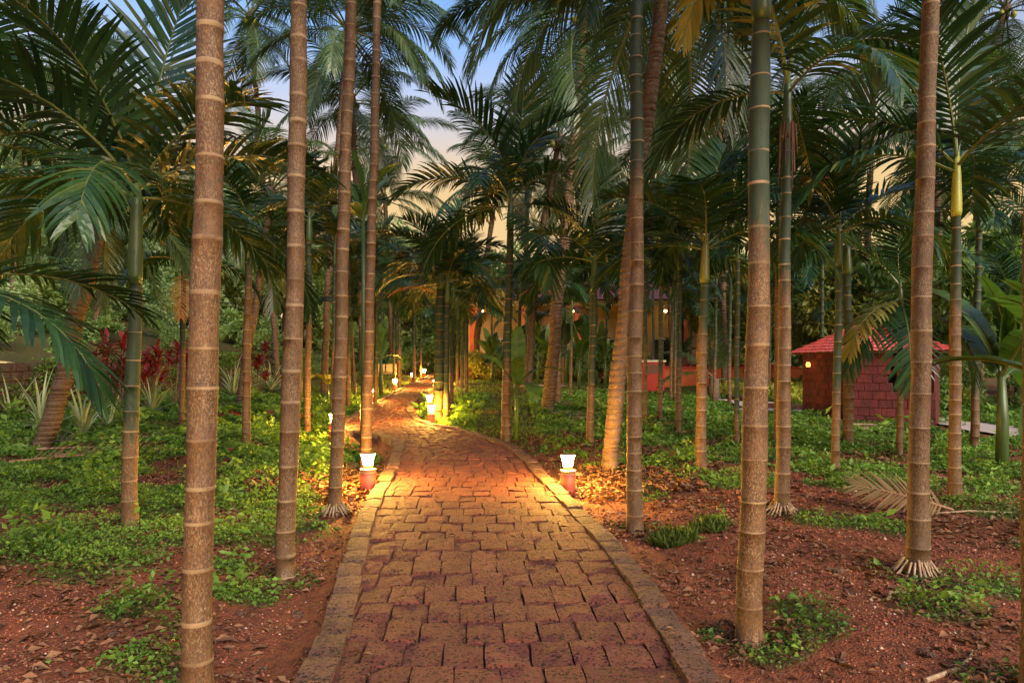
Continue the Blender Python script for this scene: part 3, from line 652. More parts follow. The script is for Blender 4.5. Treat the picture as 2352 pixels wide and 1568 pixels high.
for i, (x, y, h_) in enumerate([(-22, 34, 12), (-26, 28, 9), (-8.5, 38, 13), (8.5, 34, 12.5), (13, 36, 13), (17.5, 30, 11.5), (22, 33, 12), (19, 24, 10), (4.5, 40, 12.5), (26, 38, 13), (-27, 40, 13), (15, 24, 9.5), (11, 28, 11.5), (-6.5, 30, 12.5), (6.5, 27, 10.5), (-2.0, 36, 10.5), (-7.2, 41, 10.5), (.8, 39, 11.5)]):
    zb = float(hill(x, y)) if x < -12 else float(H(x, y)); px = CX + x / y * F; pb = (px, HZ + (EYE - zb) / y * F); lean = random.Random(i).uniform(-60, 60)
    coconut(pb, [(px + lean * .3, pb[1] - h_ * .45 / y * F), (px + lean, pb[1] - h_ / y * F)], (.34 / y * F, .24 / y * F), label='far coconut palm ' + ('up on the left slope' if x < -12 else 'left of the far path' if x < -5 else 'above the orange house' if x < 14 else 'behind the red hut'), group='far coconut palms', seed=230 + i, depth=y, sc=1.0, n=8, ages=['spear'] + ['up'] * 3 + ['mid'] * 5 + ['low'] * 4 + ['hang'])
# loose coloured fronds on far palms
fo, ft = areca((1281, 925), [(1285, 655)], (14, 11), 800, label='small areca palm bearing one orange dying frond', seed=120, n=8, sc=.8)
put_frond(fo, ft, DEADUP, math.pi + .25, sc=.85, dz=-.35, name='dead_frond', label='bright orange dying frond')
put_frond(fo, ft, DEADUP, math.pi + .25, sc=.85, dz=-.35, name='dead_frond', label='bright orange dying frond')
fo, ft = areca((1012, 905), [(1010, 640)], (8, 7), 800, label='small areca palm bearing a rust-red drooping frond over the path', seed=121, n=8, sc=.9)
put_frond(r10, t10, DEADUP, math.pi + .2, sc=.85, dz=-.75, name='dead_frond', label='rust-red dying frond')

# far areca filling
rf = random.Random(77)
spots = [(-7, 33), (-6.5, 21), (1.5, 22), (3, 26), (.5, 29), (5.5, 23), (7.5, 27), (10, 22), (12.5, 25), (9, 31), (14.5, 20), (16, 25), (-1, 34), (14.5, 14), (12.8, 11.5), (2.2, 30), (4.2, 31), (6.2, 30), (8.6, 33), (.2, 25), (5.0, 27.5), (3.4, 21), (7.0, 22), (9.6, 25.5), (11.2, 28.5), (-5.6, 29), (-6, 36), (13.5, 17.5), (16.5, 18), (-1.6, 24), (-1.9, 29)]
for i, (x, y) in enumerate(spots):
    zt = float(H(x, y)) + rf.uniform(3.2, 5.0); zb = float(H(x, y))
    pxb = (CX + x / y * F, HZ + (EYE - zb) / y * F); pxt = (pxb[0] + rf.uniform(-8, 8), HZ + (EYE - zt) / y * F)
    wv = .13 / y * F
    areca(pxb, [pxt], (wv, wv * .8), HZ + (EYE - zb - 1.4) / y * F, label='far areca palm ' + ('below the mossy wall' if x < -7.9 else 'left of the far path' if x < -4 else 'beyond the bend, right of the far path' if x < 1 else 'in front of the orange house' if y > 20.5 and x < 10 else 'near the red hut') , group='far areca palms at the back of the grove', seed=300 + i, n=8, depth=y, sc=rf.uniform(.95, 1.15), space=.2)

# ------------------------------------------------------------------ bollard lamps
m, n, l, p, o = mat('lit_lamp_glass'); em = n.new('ShaderNodeEmission'); em.inputs[0].default_value = (1.0, .52, .085, 1); em.inputs[1].default_value = LAMP_STRENGTH
l.new(em.outputs[0], o.inputs[0]); M['lampglass'] = m
mb = MB(); mb.lathe([(.0, -.2), (.095, -.2), (.095, .255), (.09, .26), (.0, .26)], 20); BODY = mb.mesh('bollard_post', M['bollard'], True)
mb = MB(); mb.lathe([(.0, .26), (.1, .26), (.1, .276), (.082, .28), (.082, .294), (.098, .298), (.098, .31), (.055, .318), (.055, .36), (.0, .36)], 20); COLLAR = mb.mesh('bollard_collar', M['bollard_cap'], False)
mb = MB(); mb.lathe([(.0, .36), (.055, .36), (.062, .41), (.07, .445), (.088, .492), (.0, .492)], 16); GLASS = mb.mesh('lamp_glass', M['lampglass'], True)
mb = MB(); mb.lathe([(.0, .4925), (.09, .4925), (.091, .497), (.08, .502), (.0, .506)], 16); LID = mb.mesh('lamp_lid', M['bollard_cap'], False)
for m_ in (BODY, GLASS): m_.polygons.foreach_set('use_smooth', [abs(q.normal.z) < .5 for q in m_.polygons])
def bollard(loc, label, group=None, s=1.0):
    root = empty('bollard_lamp', loc, label, 'lamp', group); root.scale = (s, s, s)
    obj('post', BODY, root); obj('collar', COLLAR, root); obj('lamp_glass', GLASS, root); obj('lid', LID, root)
    return root
def at_edge(y, side, off=.14):
    x = float(PL(y)) - off if side < 0 else float(PR(y)) + off
    return (x, y, float(H(x, y)))
bollard(at_edge(8.3, 1, .11), 'lit terracotta bollard lamp beside the kerb next to sticks and the leaning coconut')
bollard(at_edge(8.4, -1, .11), 'lit terracotta bollard lamp at the kerb in front of the slim areca')
bollard(at_edge(15.6, 1, .12), 'lit terracotta bollard lamp touching the foot of an areca at the bend')
bollard(at_edge(14.4, -1, .14), 'lit terracotta bollard lamp on the raised kerb behind an areca stem')
bollard(at_edge(18.6, 1, .45), 'lit terracotta bollard lamp just past the bend, right kerb')
bollard(at_edge(21, -1, .13), 'lit terracotta bollard lamp past the bend, left kerb')
for y, s in ((27, -1), (33, -1), (38, -1), (26.5, 1), (32, 1)):
    bollard(at_edge(y, s, .15), 'small distant lit bollard lamp far along the path', 'distant lamps along the path')
bollard(at_edge(-1.7, 1, .14), 'lit bollard lamp beside the near stretch of path, behind the viewer', 'lamps behind the viewer')
bollard(at_edge(-1.7, -1, .14), 'lit bollard lamp beside the near stretch of path, behind the viewer', 'lamps behind the viewer')

# ------------------------------------------------------------------ red hut
def quad_wall(parent, A, B, z0, z1, bw, bh, holes, seed, th=.16):
    """courses of separate red blocks on a dark core between ground points A and B"""
    r = random.Random(seed); A = Vector((A[0], A[1], 0)); B = Vector((B[0], B[1], 0)); L = (B - A).length; d = (B - A).normalized(); nrm = Vector((d.y, -d.x, 0)); ang = math.atan2(d.y, d.x)
    rows = round((z1 - z0) / bh); bh = (z1 - z0) / rows
    def cell(a, b, za, zb): 
        for (ha, hb, hza, hzb) in holes:
            if a < hb - .02 and b > ha + .02 and za < hzb - .02 and zb > hza + .02: return False
        return True
    core = MB()
    for k in range(rows):
        za, zb = z0 + k * bh, z0 + (k + 1) * bh; s = 0; first = bw * (.5 if k % 2 else 1) * r.uniform(.8, 1.1)
        while s < L - .01:
            e = min(L, s + (first if s == 0 else bw * r.uniform(.85, 1.15)))
            if L - e < bw * .35: e = L
            if cell(s, e, za, zb):
                c = A + d * (s + e) / 2 + nrm * (th * .5 - .03 + r.uniform(-.006, .006))
                obj('block', r.choice(HB_), parent, (c.x, c.y, (za + zb) / 2), (0, r.gauss(0, .006), ang), (e - s - .014, .06, bh - .013))
                cs = A + d * s; ce = A + d * e
                q = nrm * (th / 2 - .02)
                core.add([cs - q + Vector((0,0,za)), ce - q + Vector((0,0,za)), ce + q + Vector((0,0,za)), cs + q + Vector((0,0,za)), cs - q + Vector((0,0,zb)), ce - q + Vector((0,0,zb)), ce + q + Vector((0,0,zb)), cs + q + Vector((0,0,zb))],
                         [(3,2,1,0),(4,5,6,7),(0,1,5,4),(1,2,6,5),(2,3,7,6),(3,0,4,7)])
            s = e
    return core
def hut_block(seed):
    r = random.Random(seed); bm = bmesh.new(); bmesh.ops.create_cube(bm, size=1)
    bmesh.ops.bevel(bm, geom=[e for e in bm.edges], offset=.035, segments=1, affect='EDGES')
    for v in bm.verts: v.co += Vector((r.uniform(-.015, .015), r.uniform(-.05, .05), r.uniform(-.02, .02)))
    me = bpy.data.meshes.new('red_block'); bm.to_mesh(me); bm.free(); me.materials.append(M['red_block']); return me
HB_ = [hut_block(s) for s in range(6)]
ca, cb, cc = G(1849, 947), G(1957, 963), G(2151, 977)
cb = ray(1957, 838, cc.y + 1.15); ca = ray(1849, 838, cc.y + 3.1)
hz0 = float(H(cb.x, cb.y)) - .05; hz1 = EYE + (HZ - 803) / F * cb.y
hb = Vector((cb.x, cb.y, hz0))
hut = empty('hut', (0, 0, 0), 'small red laterite-block hut with red tiled hip roof', 'hut')
cd = Vector((ca.x + (cc.x - cb.x), ca.y + (cc.y - cb.y), 0))
L2 = (Vector((cc.x, cc.y)) - Vector((cb.x, cb.y))).length
for nm, (A, B, holes, sd) in enumerate([((ca.x, ca.y), (cb.x, cb.y), [], 1), ((cb.x, cb.y), (cc.x, cc.y), [(L2 * .62, L2 * .93, hz0 + .95, hz1 + .1)], 2), ((cc.x, cc.y), (cd.x, cd.y), [], 3), ((cd.x, cd.y), (ca.x, ca.y), [], 4)]):
    core = quad_wall(hut, A, B, hz0, hz1, .3, .19, holes, sd)
    obj('wall_core', core.mesh('wall_core', M['red_mortar']), hut)
# hip roof with overhang and tile rows
cen = (Vector((ca.x, ca.y, 0)) + Vector((cb.x, cb.y, 0)) + Vector((cc.x, cc.y, 0)) + cd) / 4
cor = [Vector((q.x, q.y, 0)) for q in (ca, cb, cc, cd)]; cor = [cen + (q - cen) * 1.3 for q in cor]
apz = hz1 + .62; ev = hz1 - .06
dl = (cor[1] - cor[0]); dr_ = (cor[2] - cor[1]); ridge = [cen + (dl * .12), cen - (dl * .12)]
def roof_face(e0, e1, t0, t1, seed):
    mbq = MB(); rows = 9; r = random.Random(seed); cols = max(8, int((e1 - e0).length / .16))
    E0, E1 = Vector((e0.x, e0.y, ev)), Vector((e1.x, e1.y, ev)); T0, T1 = Vector((t0.x, t0.y, apz)), Vector((t1.x, t1.y, apz))
    nn = (E1 - E0).cross(T0 - E0).normalized(); nn = nn if nn.z > 0 else -nn
    for i in range(rows):
        a0, a1 = i / rows, (i + 1.12) / rows; a1 = min(a1, 1)
        L0, L1, U0, U1 = E0.lerp(T0, a0), E1.lerp(T1, a0), E0.lerp(T0, a1), E1.lerp(T1, a1)
        vs = []
        for k in range(cols * 2 + 1):
            s = k / (cols * 2); w_ = (.028 if k % 2 else 0) + r.uniform(-.004, .004)
            vs += [L0.lerp(L1, s) + nn * (w_ + .04), U0.lerp(U1, s) + nn * (w_ + .006), L0.lerp(L1, s) + nn * (w_ + .012)]
        fs = []
        for k in range(cols * 2): fs += [(3*k, 3*k+3, 3*k+4, 3*k+1), (3*k+2, 3*k+5, 3*k+3, 3*k)]
        mbq.add(vs, fs)
    return mbq
rp = obj('roof', (lambda q: q.mesh('roof', M['wood_door']))((lambda q: (q.add([Vector((c.x, c.y, ev - .03)) for c in cor] + [Vector((c.x, c.y, apz - .03)) for c in ridge], [(0,1,4,5)[0:3] + (4,) if 0 else (0,1,4), (0,4,5), (1,2,4), (2,3,5), (2,5,4), (3,0,5)]), q)[1])(MB())), hut)
for e0, e1, t0, t1, s in ((cor[0], cor[1], ridge[1], ridge[0], 1), (cor[1], cor[2], ridge[0], ridge[0], 2), (cor[2], cor[3], ridge[0], ridge[1], 3), (cor[3], cor[0], ridge[1], ridge[1], 4)):
    q = obj('roof_tiles', roof_face(e0, e1, t0, t1, s).mesh('roof_tiles', M['red_roof']), rp); q['kind'] = 'stuff'
# lantern on the hut wall
lw = Vector((ca.x, ca.y, 0)).lerp(Vector((cb.x, cb.y, 0)), .25); nrm = Vector(((cb - ca).y, -(cb - ca).x, 0)).normalized()
lp = lw + nrm * .22; lz = hz1 - .42
m, n, l, p, o = mat('hut_lantern_glow'); em = n.new('ShaderNodeEmission'); em.inputs[0].default_value = (1.0, .33, .05, 1); em.inputs[1].default_value = 1.3; l.new(em.outputs[0], o.inputs[0])
lan = empty('wall_lantern', (lp.x, lp.y, lz), 'small lit orange lantern hanging under the hut eaves', 'lantern')
mb = MB(); mb.lathe([(0, 0), (.05, 0), (.06, .05), (.045, .12), (0, .12)], 8); obj('glass', mb.mesh('glass', m), lan)
mb = MB(); mb.lathe([(.05, .12), (.065, .125), (.02, .18), (0, .19)], 8); mb.tube([(0, 0, .19), (0, 0, .40)], .006, 5); obj('cap', mb.mesh('cap', M['wood_door']), lan)
mb = MB(); mb.tube([(0, 0, .40), tuple(-nrm * .2 + Vector((0, 0, .40)))], .008, 5); obj('bracket', mb.mesh('bracket', M['wood_door']), lan)

# ------------------------------------------------------------------ orange house behind the palms
HY = 37.0
def hx_(x): return (x - CX) / F * HY
def hz_(y): return EYE + (HZ - y) / F * HY
house = empty('house', (hx_(1400), HY, float(H(hx_(1400), HY))), 'orange and cream bungalow with pillared veranda and red roof behind the grove', 'house')
def hbox(name, x0, x1, y0, y1, z0, z1, m, parent=house, lab=None):
    mb = MB(); b = house.location; mb.box(x0 - b.x, x1 - b.x, y0 - b.y, y1 - b.y, z0 - b.z, z1 - b.z); o_ = obj(name, mb.mesh(name, M[m]), parent)
    if lab: o_['label'] = lab
    return o_
g0 = float(H(hx_(1400), HY)) - .2; x0, x1 = hx_(1070), hx_(1700); zt = hz_(690)
hbox('wall', x0, x1, HY + 2.2, HY + 9, g0, zt, 'cream', lab='cream plastered house wall')
hbox('plinth', x0 - .3, x1 + .3, HY - .2, HY + 2.19, g0, g0 + .45, 'red_paint')
k = 0; X = x0 + .2
while X < x1:
    hbox('pillar', X, X + .42, HY, HY + .42, g0 + .45, zt - .25, 'orange'); 
    hbox('pillar_base', X - .06, X + .48, HY - .06, HY + .48, g0 + .452, g0 + 1.0, 'red_paint')
    if k != 3: hbox('parapet', X + .5, X + 2.3, HY + .1, HY + .3, g0 + .452, g0 + 1.2, 'orange' if k % 2 else 'red_paint'); hbox('parapet_cap', X + .49, X + 2.31, HY + .06, HY + .34, g0 + 1.202, g0 + 1.28, 'white')
    X += 2.85; k += 1
hbox('beam', x0, x1, HY - .02, HY + .44, zt - .248, zt + .02, 'white')
for X in np.arange(x0 + 1.2, x1 - 1.5, 3.1):
    wf = hbox('window', X, X + 1.3, HY + 2.13, HY + 2.198, g0 + 1.3, g0 + 2.7, 'white'); hbox('pane', X + .08, X + .62, HY + 2.10, HY + 2.128, g0 + 1.38, g0 + 2.62, 'glass_dark', wf); hbox('pane', X + .68, X + 1.22, HY + 2.10, HY + 2.128, g0 + 1.38, g0 + 2.62, 'glass_dark', wf)
d_ = hbox('door', hx_(1250), hx_(1250) + 1.0, HY + 2.12, HY + 2.198, g0 + .452, g0 + 2.6, 'wood_door')
mb = MB(); b = house.location; e = .9
rv = [(x0 - e, HY - e, zt), (x1 + e, HY - e, zt), (x1 + e, HY + 10, zt), (x0 - e, HY + 10, zt), (x0 + 4, HY + 4.6, zt + 1.5), (x1 - 4, HY + 4.6, zt + 1.5)]
mb.add([Vector(v) - b for v in rv], [(0,1,5,4), (1,2,5), (2,3,4,5), (3,0,4), (3,2,1,0)]); obj('roof', mb.mesh('roof', M['red_dark']), house)
m, n, l, p, o = mat('veranda_bulb'); em = n.new('ShaderNodeEmission'); em.inputs[0].default_value = (1.0, .62, .2, 1); em.inputs[1].default_value = 9.0; l.new(em.outputs[0], o.inputs[0]); M['bulb'] = m
for q, X in enumerate((1105, 1320, 1540)):
    vl = empty('veranda_lamp', (hx_(X), HY + 1.2, zt - .55), 'small warm lamp hanging in the house veranda', 'lamp', 'veranda lamps')
    mb = MB(); mb.lathe([(0, 0), (.06, .02), (.075, .08), (.05, .14), (0, .15)], 8); obj('bulb', mb.mesh('bulb', M['bulb'], True), vl)
    mb = MB(); mb.tube([(0, 0, .15), (0, 0, .6)], .012, 6); mb.lathe([(.1, .13), (.06, .17), (.012, .19)], 10); obj('shade', mb.mesh('shade', M['wood_door']), vl)
hbox('veranda_ceiling', x0, x1, HY + .45, HY + 2.18, zt - .06, zt - .02, 'white')
gw = empty('garden_wall', (hx_(1600), HY - 4, float(H(hx_(1600), HY - 4))), 'low orange garden wall with coping before the house', 'wall')
b = gw.location; mb = MB(); mb.box(-3.4, 4.6, -.12, .12, -.3, .95); obj('wall_body', mb.mesh('wall_body', M['orange']), gw)
mb = MB(); mb.box(-3.45, 4.65, -.17, .17, .952, 1.03); obj('coping', mb.mesh('coping', M['red_paint']), gw)
# small red gateway block right of path (seen between stems)
gp = G(1500, 905); gpy = 30
gate = empty('gate_pier', ((1497 - CX) / F * gpy, gpy, float(H(7, gpy))), 'red plastered pier with white cap before the house', 'pier')
mb = MB(); mb.box(-.5, .5, -.25, .25, -.2, 1.25); obj('pier_body', mb.mesh('pier_body', M['red_paint']), gate)
mb = MB(); mb.box(-.56, .56, -.31, .31, 1.252, 1.34); obj('pier_cap', mb.mesh('pier_cap', M['white']), gate)
mb = MB(); mb.box(-.38, .38, -.27, -.252, .75, 1.15); obj('lattice_panel', mb.mesh('lattice_panel', M['wood_door']), gate)
# yellow bench by the far path
by = 33.0; bx = (884 - CX) / F * by
bench = empty('garden_bench', (bx, by, float(H(bx, by))), 'pale yellow garden bench at the far end of the path', 'bench')
mb = MB(); mb.box(-.55, .55, -.2, .2, .38, .43); obj('seat', mb.mesh('seat', M['cream']), bench)
for s in (-1, 1):
    mb = MB(); mb.box(s * .28 - .25, s * .28 + .25, .17, .21, .47, .85); obj('back_panel', mb.mesh('back_panel', M['cream']), bench)
    mb = MB(); mb.box(s * .45 - .04, s * .45 + .04, -.18, .215, -.05, .378); obj('leg', mb.mesh('leg', M['cream']), bench)
# concrete walk past the hut
def strip(name, pts, wd, m, lab, dz=.02):
    pv, pf = [], []
    P = [Vector(p) for p in pts]
    fine = []
    for a, b in zip(P[:-1], P[1:]): fine += [a.lerp(b, t / 8) for t in range(8)]
    fine.append(P[-1])
    for i, p in enumerate(fine):
        t = (fine[min(i+1, len(fine)-1)] - fine[max(i-1, 0)]); nn = Vector((-t.y, t.x, 0)).normalized()
        for s in (-1, 1):
            q = p + nn * s * wd / 2; pv.append((q.x, q.y, float(H(q.x, q.y)) + dz + .03)); 
    for i in range(len(fine) - 1): pf.append((2*i, 2*i+1, 2*i+3, 2*i+2))
    return tag(obj(name, mesh(name, pv, pf, [M[m]])), lab, kind='structure')
wk = [G(2420, 1010), G(2300, 992), G(2180, 972), Vector((cd.x + 1.2, cd.y - .6, 0)), Vector((cd.x - .5, cd.y + 1.2, 0)), Vector((ca.x - 1.0, ca.y + 1.0, 0)), G(1770, 936), G(1690, 920)]
strip('walk', wk, 1.4, 'concrete', 'pale concrete walk curving behind the red hut')
for q in range(3):
    pass
kb = [p + Vector((0, .8, 0)) for p in wk[4:]]
kerbw = empty('brick_kerb', (kb[2].x, kb[2].y, float(H(kb[2].x, kb[2].y))), 'low dark laterite kerb along the concrete walk', 'kerb'); b = kerbw.location
for a, c in zip(kb[:-1], kb[1:]):
    L_ = (c - a).length; nseg = max(1, int(L_ / .45))
    for i in range(nseg):
        p = a.lerp(c, (i + .5) / nseg); ang = math.atan2(c.y - a.y, c.x - a.x)
        obj('kerb_stone', rr.choice(krb), kerbw, (p.x - b.x, p.y - b.y, float(H(p.x, p.y)) + .2 - b.z), (0, 0, ang - math.pi / 2), (.2, L_ / nseg - .015, .34))

# ------------------------------------------------------------------ mossy laterite wall on the left
lw_ = empty('laterite_wall', (-12, 10, float(HB(-12, 10))), 'dark mossy laterite retaining wall below the green slope', 'wall'); b = lw_.location
WB = [block_mesh('wall_block', M['wall_lat'], 80 + s, 2, 2, .03, .07) for s in range(5)]
core = MB(); rw = random.Random(8); wj = Joined()
ysw = np.arange(8, 44, .5)
for a in ysw:
    z = float(HB(-12, a)); core.box(-12.35 - b.x, -12.02 - b.x, a - b.y, a + .499 - b.y, z - .4 - b.z, z + 1.28 - b.z)
obj('wall_core', core.mesh('wall_core', M['joint']), lw_)
nb = 0
for k in range(6):
    y = 8.0 - rw.uniform(0, .3)
    while y < 44:
        d = rw.uniform(.36, .5); z = float(HB(-12, y)) + .0 + k * .225
        loc = Vector((-11.97 + rw.uniform(-.02, .02) - b.x, y + d / 2 - b.y, z + .1 - b.z)); rot = (rw.gauss(0, .02), math.pi / 2, 0); sc_ = (.215, d - .02, .2)
        me = rw.choice(WB)
        if nb < 290 and y < 30: obj('wall_block', me, lw_, loc, rot, sc_); nb += 1
        else: wj.add(me, Matrix.LocRotScale(loc, __import__('mathutils').Euler(rot), Vector(sc_)))
        y += d
q = obj('far_wall_blocks', wj.mesh('far_wall_blocks', [M['wall_lat']]), lw_); q['kind'] = 'stuff'

# ------------------------------------------------------------------ leaf clouds
def leaves(name, Pc, D, Nn, L, W, v, mats, fold=.25, curl=0.0):
    """diamond leaves: start Pc, direction D, normal Nn, length L, width W"""
    D = D / np.linalg.norm(D, axis=1, keepdims=True); S = np.cross(D, Nn); S /= np.maximum(np.linalg.norm(S, axis=1, keepdims=True), 1e-6); Nn = np.cross(S, D)
    L = L[:, None]; W = W[:, None]
    b = Pc; t = Pc + D * L - Nn * L * curl; mid = Pc + D * L * .45
    l = mid + S * W * .5 + Nn * W * fold; r = mid - S * W * .5 + Nn * W * fold
    n = len(Pc); V = np.stack([b, r, t, l], 1).reshape(-1, 3); i = np.arange(n)[:, None] * 4
    T = np.concatenate([i + np.array([[0, 1, 2]]), i + np.array([[0, 2, 3]])], 1).reshape(-1, 3)
    return np_mesh(name, V, T, mats, {'v': np.repeat(v, 4)})
def rand_dir(n, up=0.0, spread=1.0):
    d = rng.normal(size=(n, 3)) * np.array([1, 1, spread]); d[:, 2] += up; return d
def scatter(n, x0, x1, y0, y1, dens):
    out = []; tot = 0
    while tot < n:
        X = rng.uniform(x0, x1, n * 2); Y = np.exp(rng.uniform(math.log(y0), math.log(y1), n * 2)); k = rng.random(n * 2) < dens(X, Y)
        out.append(np.stack([X[k], Y[k]], 1)); tot += k.sum()
        if len(out) > 40: break
    return np.vstack(out)[:n]
def in_view(X, Y): return (np.abs(X) < .80 * Y + .6)
def cov_d(X, Y): return (veg(X, Y) ** 1.5) * in_view(X, Y) * np.clip(Y / 9, .3, 1) * (~((X > float(ca.x) - .3) & (X < float(cd.x) + .2) & (Y > cc.y - .3) & (Y < cd.y)))
def walk_clear(X, Y):
    d = np.full(X.shape, 9.)
    for a, c in zip(wk[:-1], wk[1:]):
        vx, vy = c.x - a.x, c.y - a.y; t = np.clip(((X - a.x) * vx + (Y - a.y) * vy) / (vx * vx + vy * vy), 0, 1)
        d = np.minimum(d, np.hypot(X - a.x - t * vx, Y - a.y - t * vy))
    return d > .95
def cover(name, n, x0, x1, y0, y1, lab, m='cover', hmax=.12, sz=(.017, .038), dens=None, asp=.62):
    S = scatter(n, x0, x1, y0, y1, dens or (lambda X, Y: cov_d(X, Y) * walk_clear(X, Y))); X, Y = S[:, 0], S[:, 1]
    vv = veg(X, Y); lump = .5 + .5 * wob(X, Y, 4.5, 7); dist = np.clip(Y / 8, .85, 2.6)
    h = rng.random(len(X)) ** .8 * hmax * (.2 + .8 * vv) * (.25 + 1.3 * np.clip(lump, 0, 1) ** 1.5)
    Z = H(X, Y) + h + .005; k = np.clip(rng.lognormal(0, .3, len(X)), .5, 1.9)
    L = rng.uniform(*sz, len(X)) * dist * k; D = rand_dir(len(X), .15, .45); N = rand_dir(len(X), 1.6, .6)
    patch = .5 + .5 * wob(X, Y, 1.7, 2)
    v = np.clip(.25 * rng.random(len(X)) + .4 * patch + .45 * h / hmax - .05, 0, 1)
    return tag(obj(name, leaves(name, np.stack([X, Y, Z], 1), D, N, L, L * asp, v, [M[m]])), lab, kind='stuff')
cover('ground_cover', 230000, -14, -.8, 3.2, 24, 'low bright green leafy ground cover left of the path')
cover('ground_cover', 165000, .5, 16, 3.2, 26, 'low dark green leafy ground cover right of the path', hmax=.09)
cover('weeds', 9000, -13, -1, 4.0, 20, 'taller broad-leaved weeds sprouting through the left ground cover', hmax=.3, sz=(.05, .09), dens=lambda X, Y: cov_d(X, Y) * (sstep(.1, .7, wob(X, Y, 3.3, 1)) ** 2), asp=.5)
cover('weeds', 7000, 1.2, 14, 4.0, 20, 'taller broad-leaved weeds sprouting through the right ground cover', hmax=.18, sz=(.04, .075), dens=lambda X, Y: cov_d(X, Y) * (sstep(.1, .7, wob(X, Y, 3.3, 1)) ** 2), asp=.5)
# grass blades at the back
def blades(name, n, x0, x1, y0, y1, m, dens, lab, hh=(.04, .1), wid=.009):
    S = scatter(n, x0, x1, y0, y1, dens); X, Y = S[:, 0], S[:, 1]; L = rng.uniform(*hh, len(X)); D = rand_dir(len(X), 2.2, .3)
    return tag(obj(name, leaves(name, np.stack([X, Y, H(X, Y)], 1), D, rand_dir(len(X)), L, wid * np.clip(Y / 7, .8, 4), rng.random(len(X)), [M[m]], curl=.3)), lab, kind='stuff')
blades('grass', 90000, -12, 18, 9, 38, 'grass', lambda X, Y: in_view(X, Y) * (np.maximum(PL(Y) - X, X - PR(Y)) > .2) * walk_clear(X, Y) * (.35 + .65 * sstep(-.2, .6, wob(X, Y, .8, 6))) * sstep(8, 16, Y), 'patchy grass on the floor of the grove')
blades('grass_tuft', 900, .9, 2.4, 4.6, 7.4, 'grass', lambda X, Y: (np.hypot(X - G(1545, 1245).x, Y - G(1545, 1245).y) < .2) | (np.hypot(X - G(1630, 1215).x, Y - G(1630, 1215).y) < .16), 'bright grass tuft in the red soil beside the kerb', (.06, .15), .008)
# golden ground cover by the lawn
lg = [G(1640, 900), G(1720, 893), G(1840, 905)]
S = scatter(15000, lg[0].x - .5, lg[2].x + 2.5, 21, 34, lambda X, Y: (X > .305 * Y) & walk_clear(X, Y))
X, Y = S[:, 0], S[:, 1]
tag(obj('golden_hedge', leaves('golden_hedge', np.stack([X, Y, H(X, Y) + rng.random(len(X)) * .5], 1), rand_dir(len(X), .3), rand_dir(len(X), 1), rng.uniform(.07, .14, len(X)), rng.uniform(.05, .09, len(X)), rng.random(len(X)), [M['lawn_y']])), 'yellow-green low hedge on the lawn by the concrete walk', kind='stuff')
# litter
def litter(name, n, x0, x1, y0, y1, dens, sz, lab, m='litter', h=.02, asp=.45):
    S = scatter(n, x0, x1, y0, y1, dens); X, Y = S[:, 0], S[:, 1]; L = rng.uniform(*sz, len(X)) * np.clip(rng.lognormal(0, .35, len(X)), .4, 1.5) * np.clip(Y / 6, .9, 2.5)
    return tag(obj(name, leaves(name, np.stack([X, Y, H(X, Y) + rng.uniform(.004, h, len(X))], 1), rand_dir(len(X), 0, .15), rand_dir(len(X), 2.2, .5), L, L * asp * rng.uniform(.6, 1.2, len(X)), rng.random(len(X)) ** 1.3, [M[m]], fold=.35, curl=.12)), lab, kind='stuff')
offp = lambda X, Y: (np.maximum(PL(Y) - X, X - PR(Y)) > .03) & in_view(X, Y)
litter('leaf_litter', 20000, -9, 9, 2.2, 14, lambda X, Y: offp(X, Y) * (.25 + .75 * sstep(-.4, .6, wob(X, Y, 1.6, 3))), (.03, .075), 'dry brown leaf litter over the red soil')
tb = [(o_.location.x, o_.location.y) for o_ in COL.objects if o_.name.startswith(('areca_palm', 'coconut_palm')) and o_.location.y < 13]
def near_base(X, Y):
    d = np.full(X.shape, 9.)
    for a, c in tb: d = np.minimum(d, np.hypot(X - a, Y - c))
    return d
litter('leaf_litter', 5000, -8, 8, 2.6, 13, lambda X, Y: offp(X, Y) & (near_base(X, Y) < .34), (.025, .06), 'drift of dry leaves gathered round the palm feet', h=.05)
cover('weeds', 3500, -8, 8, 2.8, 13, 'small weeds sprouting at the feet of the palms', hmax=.12, sz=(.02, .045), dens=lambda X, Y: offp(X, Y) & (near_base(X, Y) < .3) & (wob(X, Y, 5, 2) > .1))
S = scatter(130, -3, 2, 2.6, 14, lambda X, Y: (X > PL(Y) + .05) & (X < PR(Y) - .05)); X, Y = S[:, 0], S[:, 1]; L = rng.uniform(.03, .08, len(X))
tag(obj('path_leaves', leaves('path_leaves', np.stack([X, Y, HB(X, Y) + .045], 1), rand_dir(len(X), 0, .1), rand_dir(len(X), 2.5, .3), L, L * .4, rng.random(len(X)), [M['litter']], fold=.3, curl=.1)), 'few dry leaves blown onto the paving', kind='stuff')
gl = G(1390, 1150)
litter('leaf_litter', 4200, -6, 6, 5, 14, lambda X, Y: offp(X, Y) & ((np.hypot(X - 1.5, Y - 8.7) < .95) | (np.hypot(X + 2.4, Y - 8.6) < .9) | (np.hypot(X - ray(130, 1040, 11).x, Y - 11) < 1.2)), (.035, .075), 'heap of dry yellow leaves raked beside the path lamps', h=.09)
litter('red_leaf_litter', 1500, -7, -2.5, 13, 21, lambda X, Y: offp(X, Y) & (np.hypot((X - ray(600, 955, 17).x) / 1.6, (Y - 17)) < 1.0), (.05, .1), 'reddish fallen leaves below the left arecas', 'red_leaf', .06)
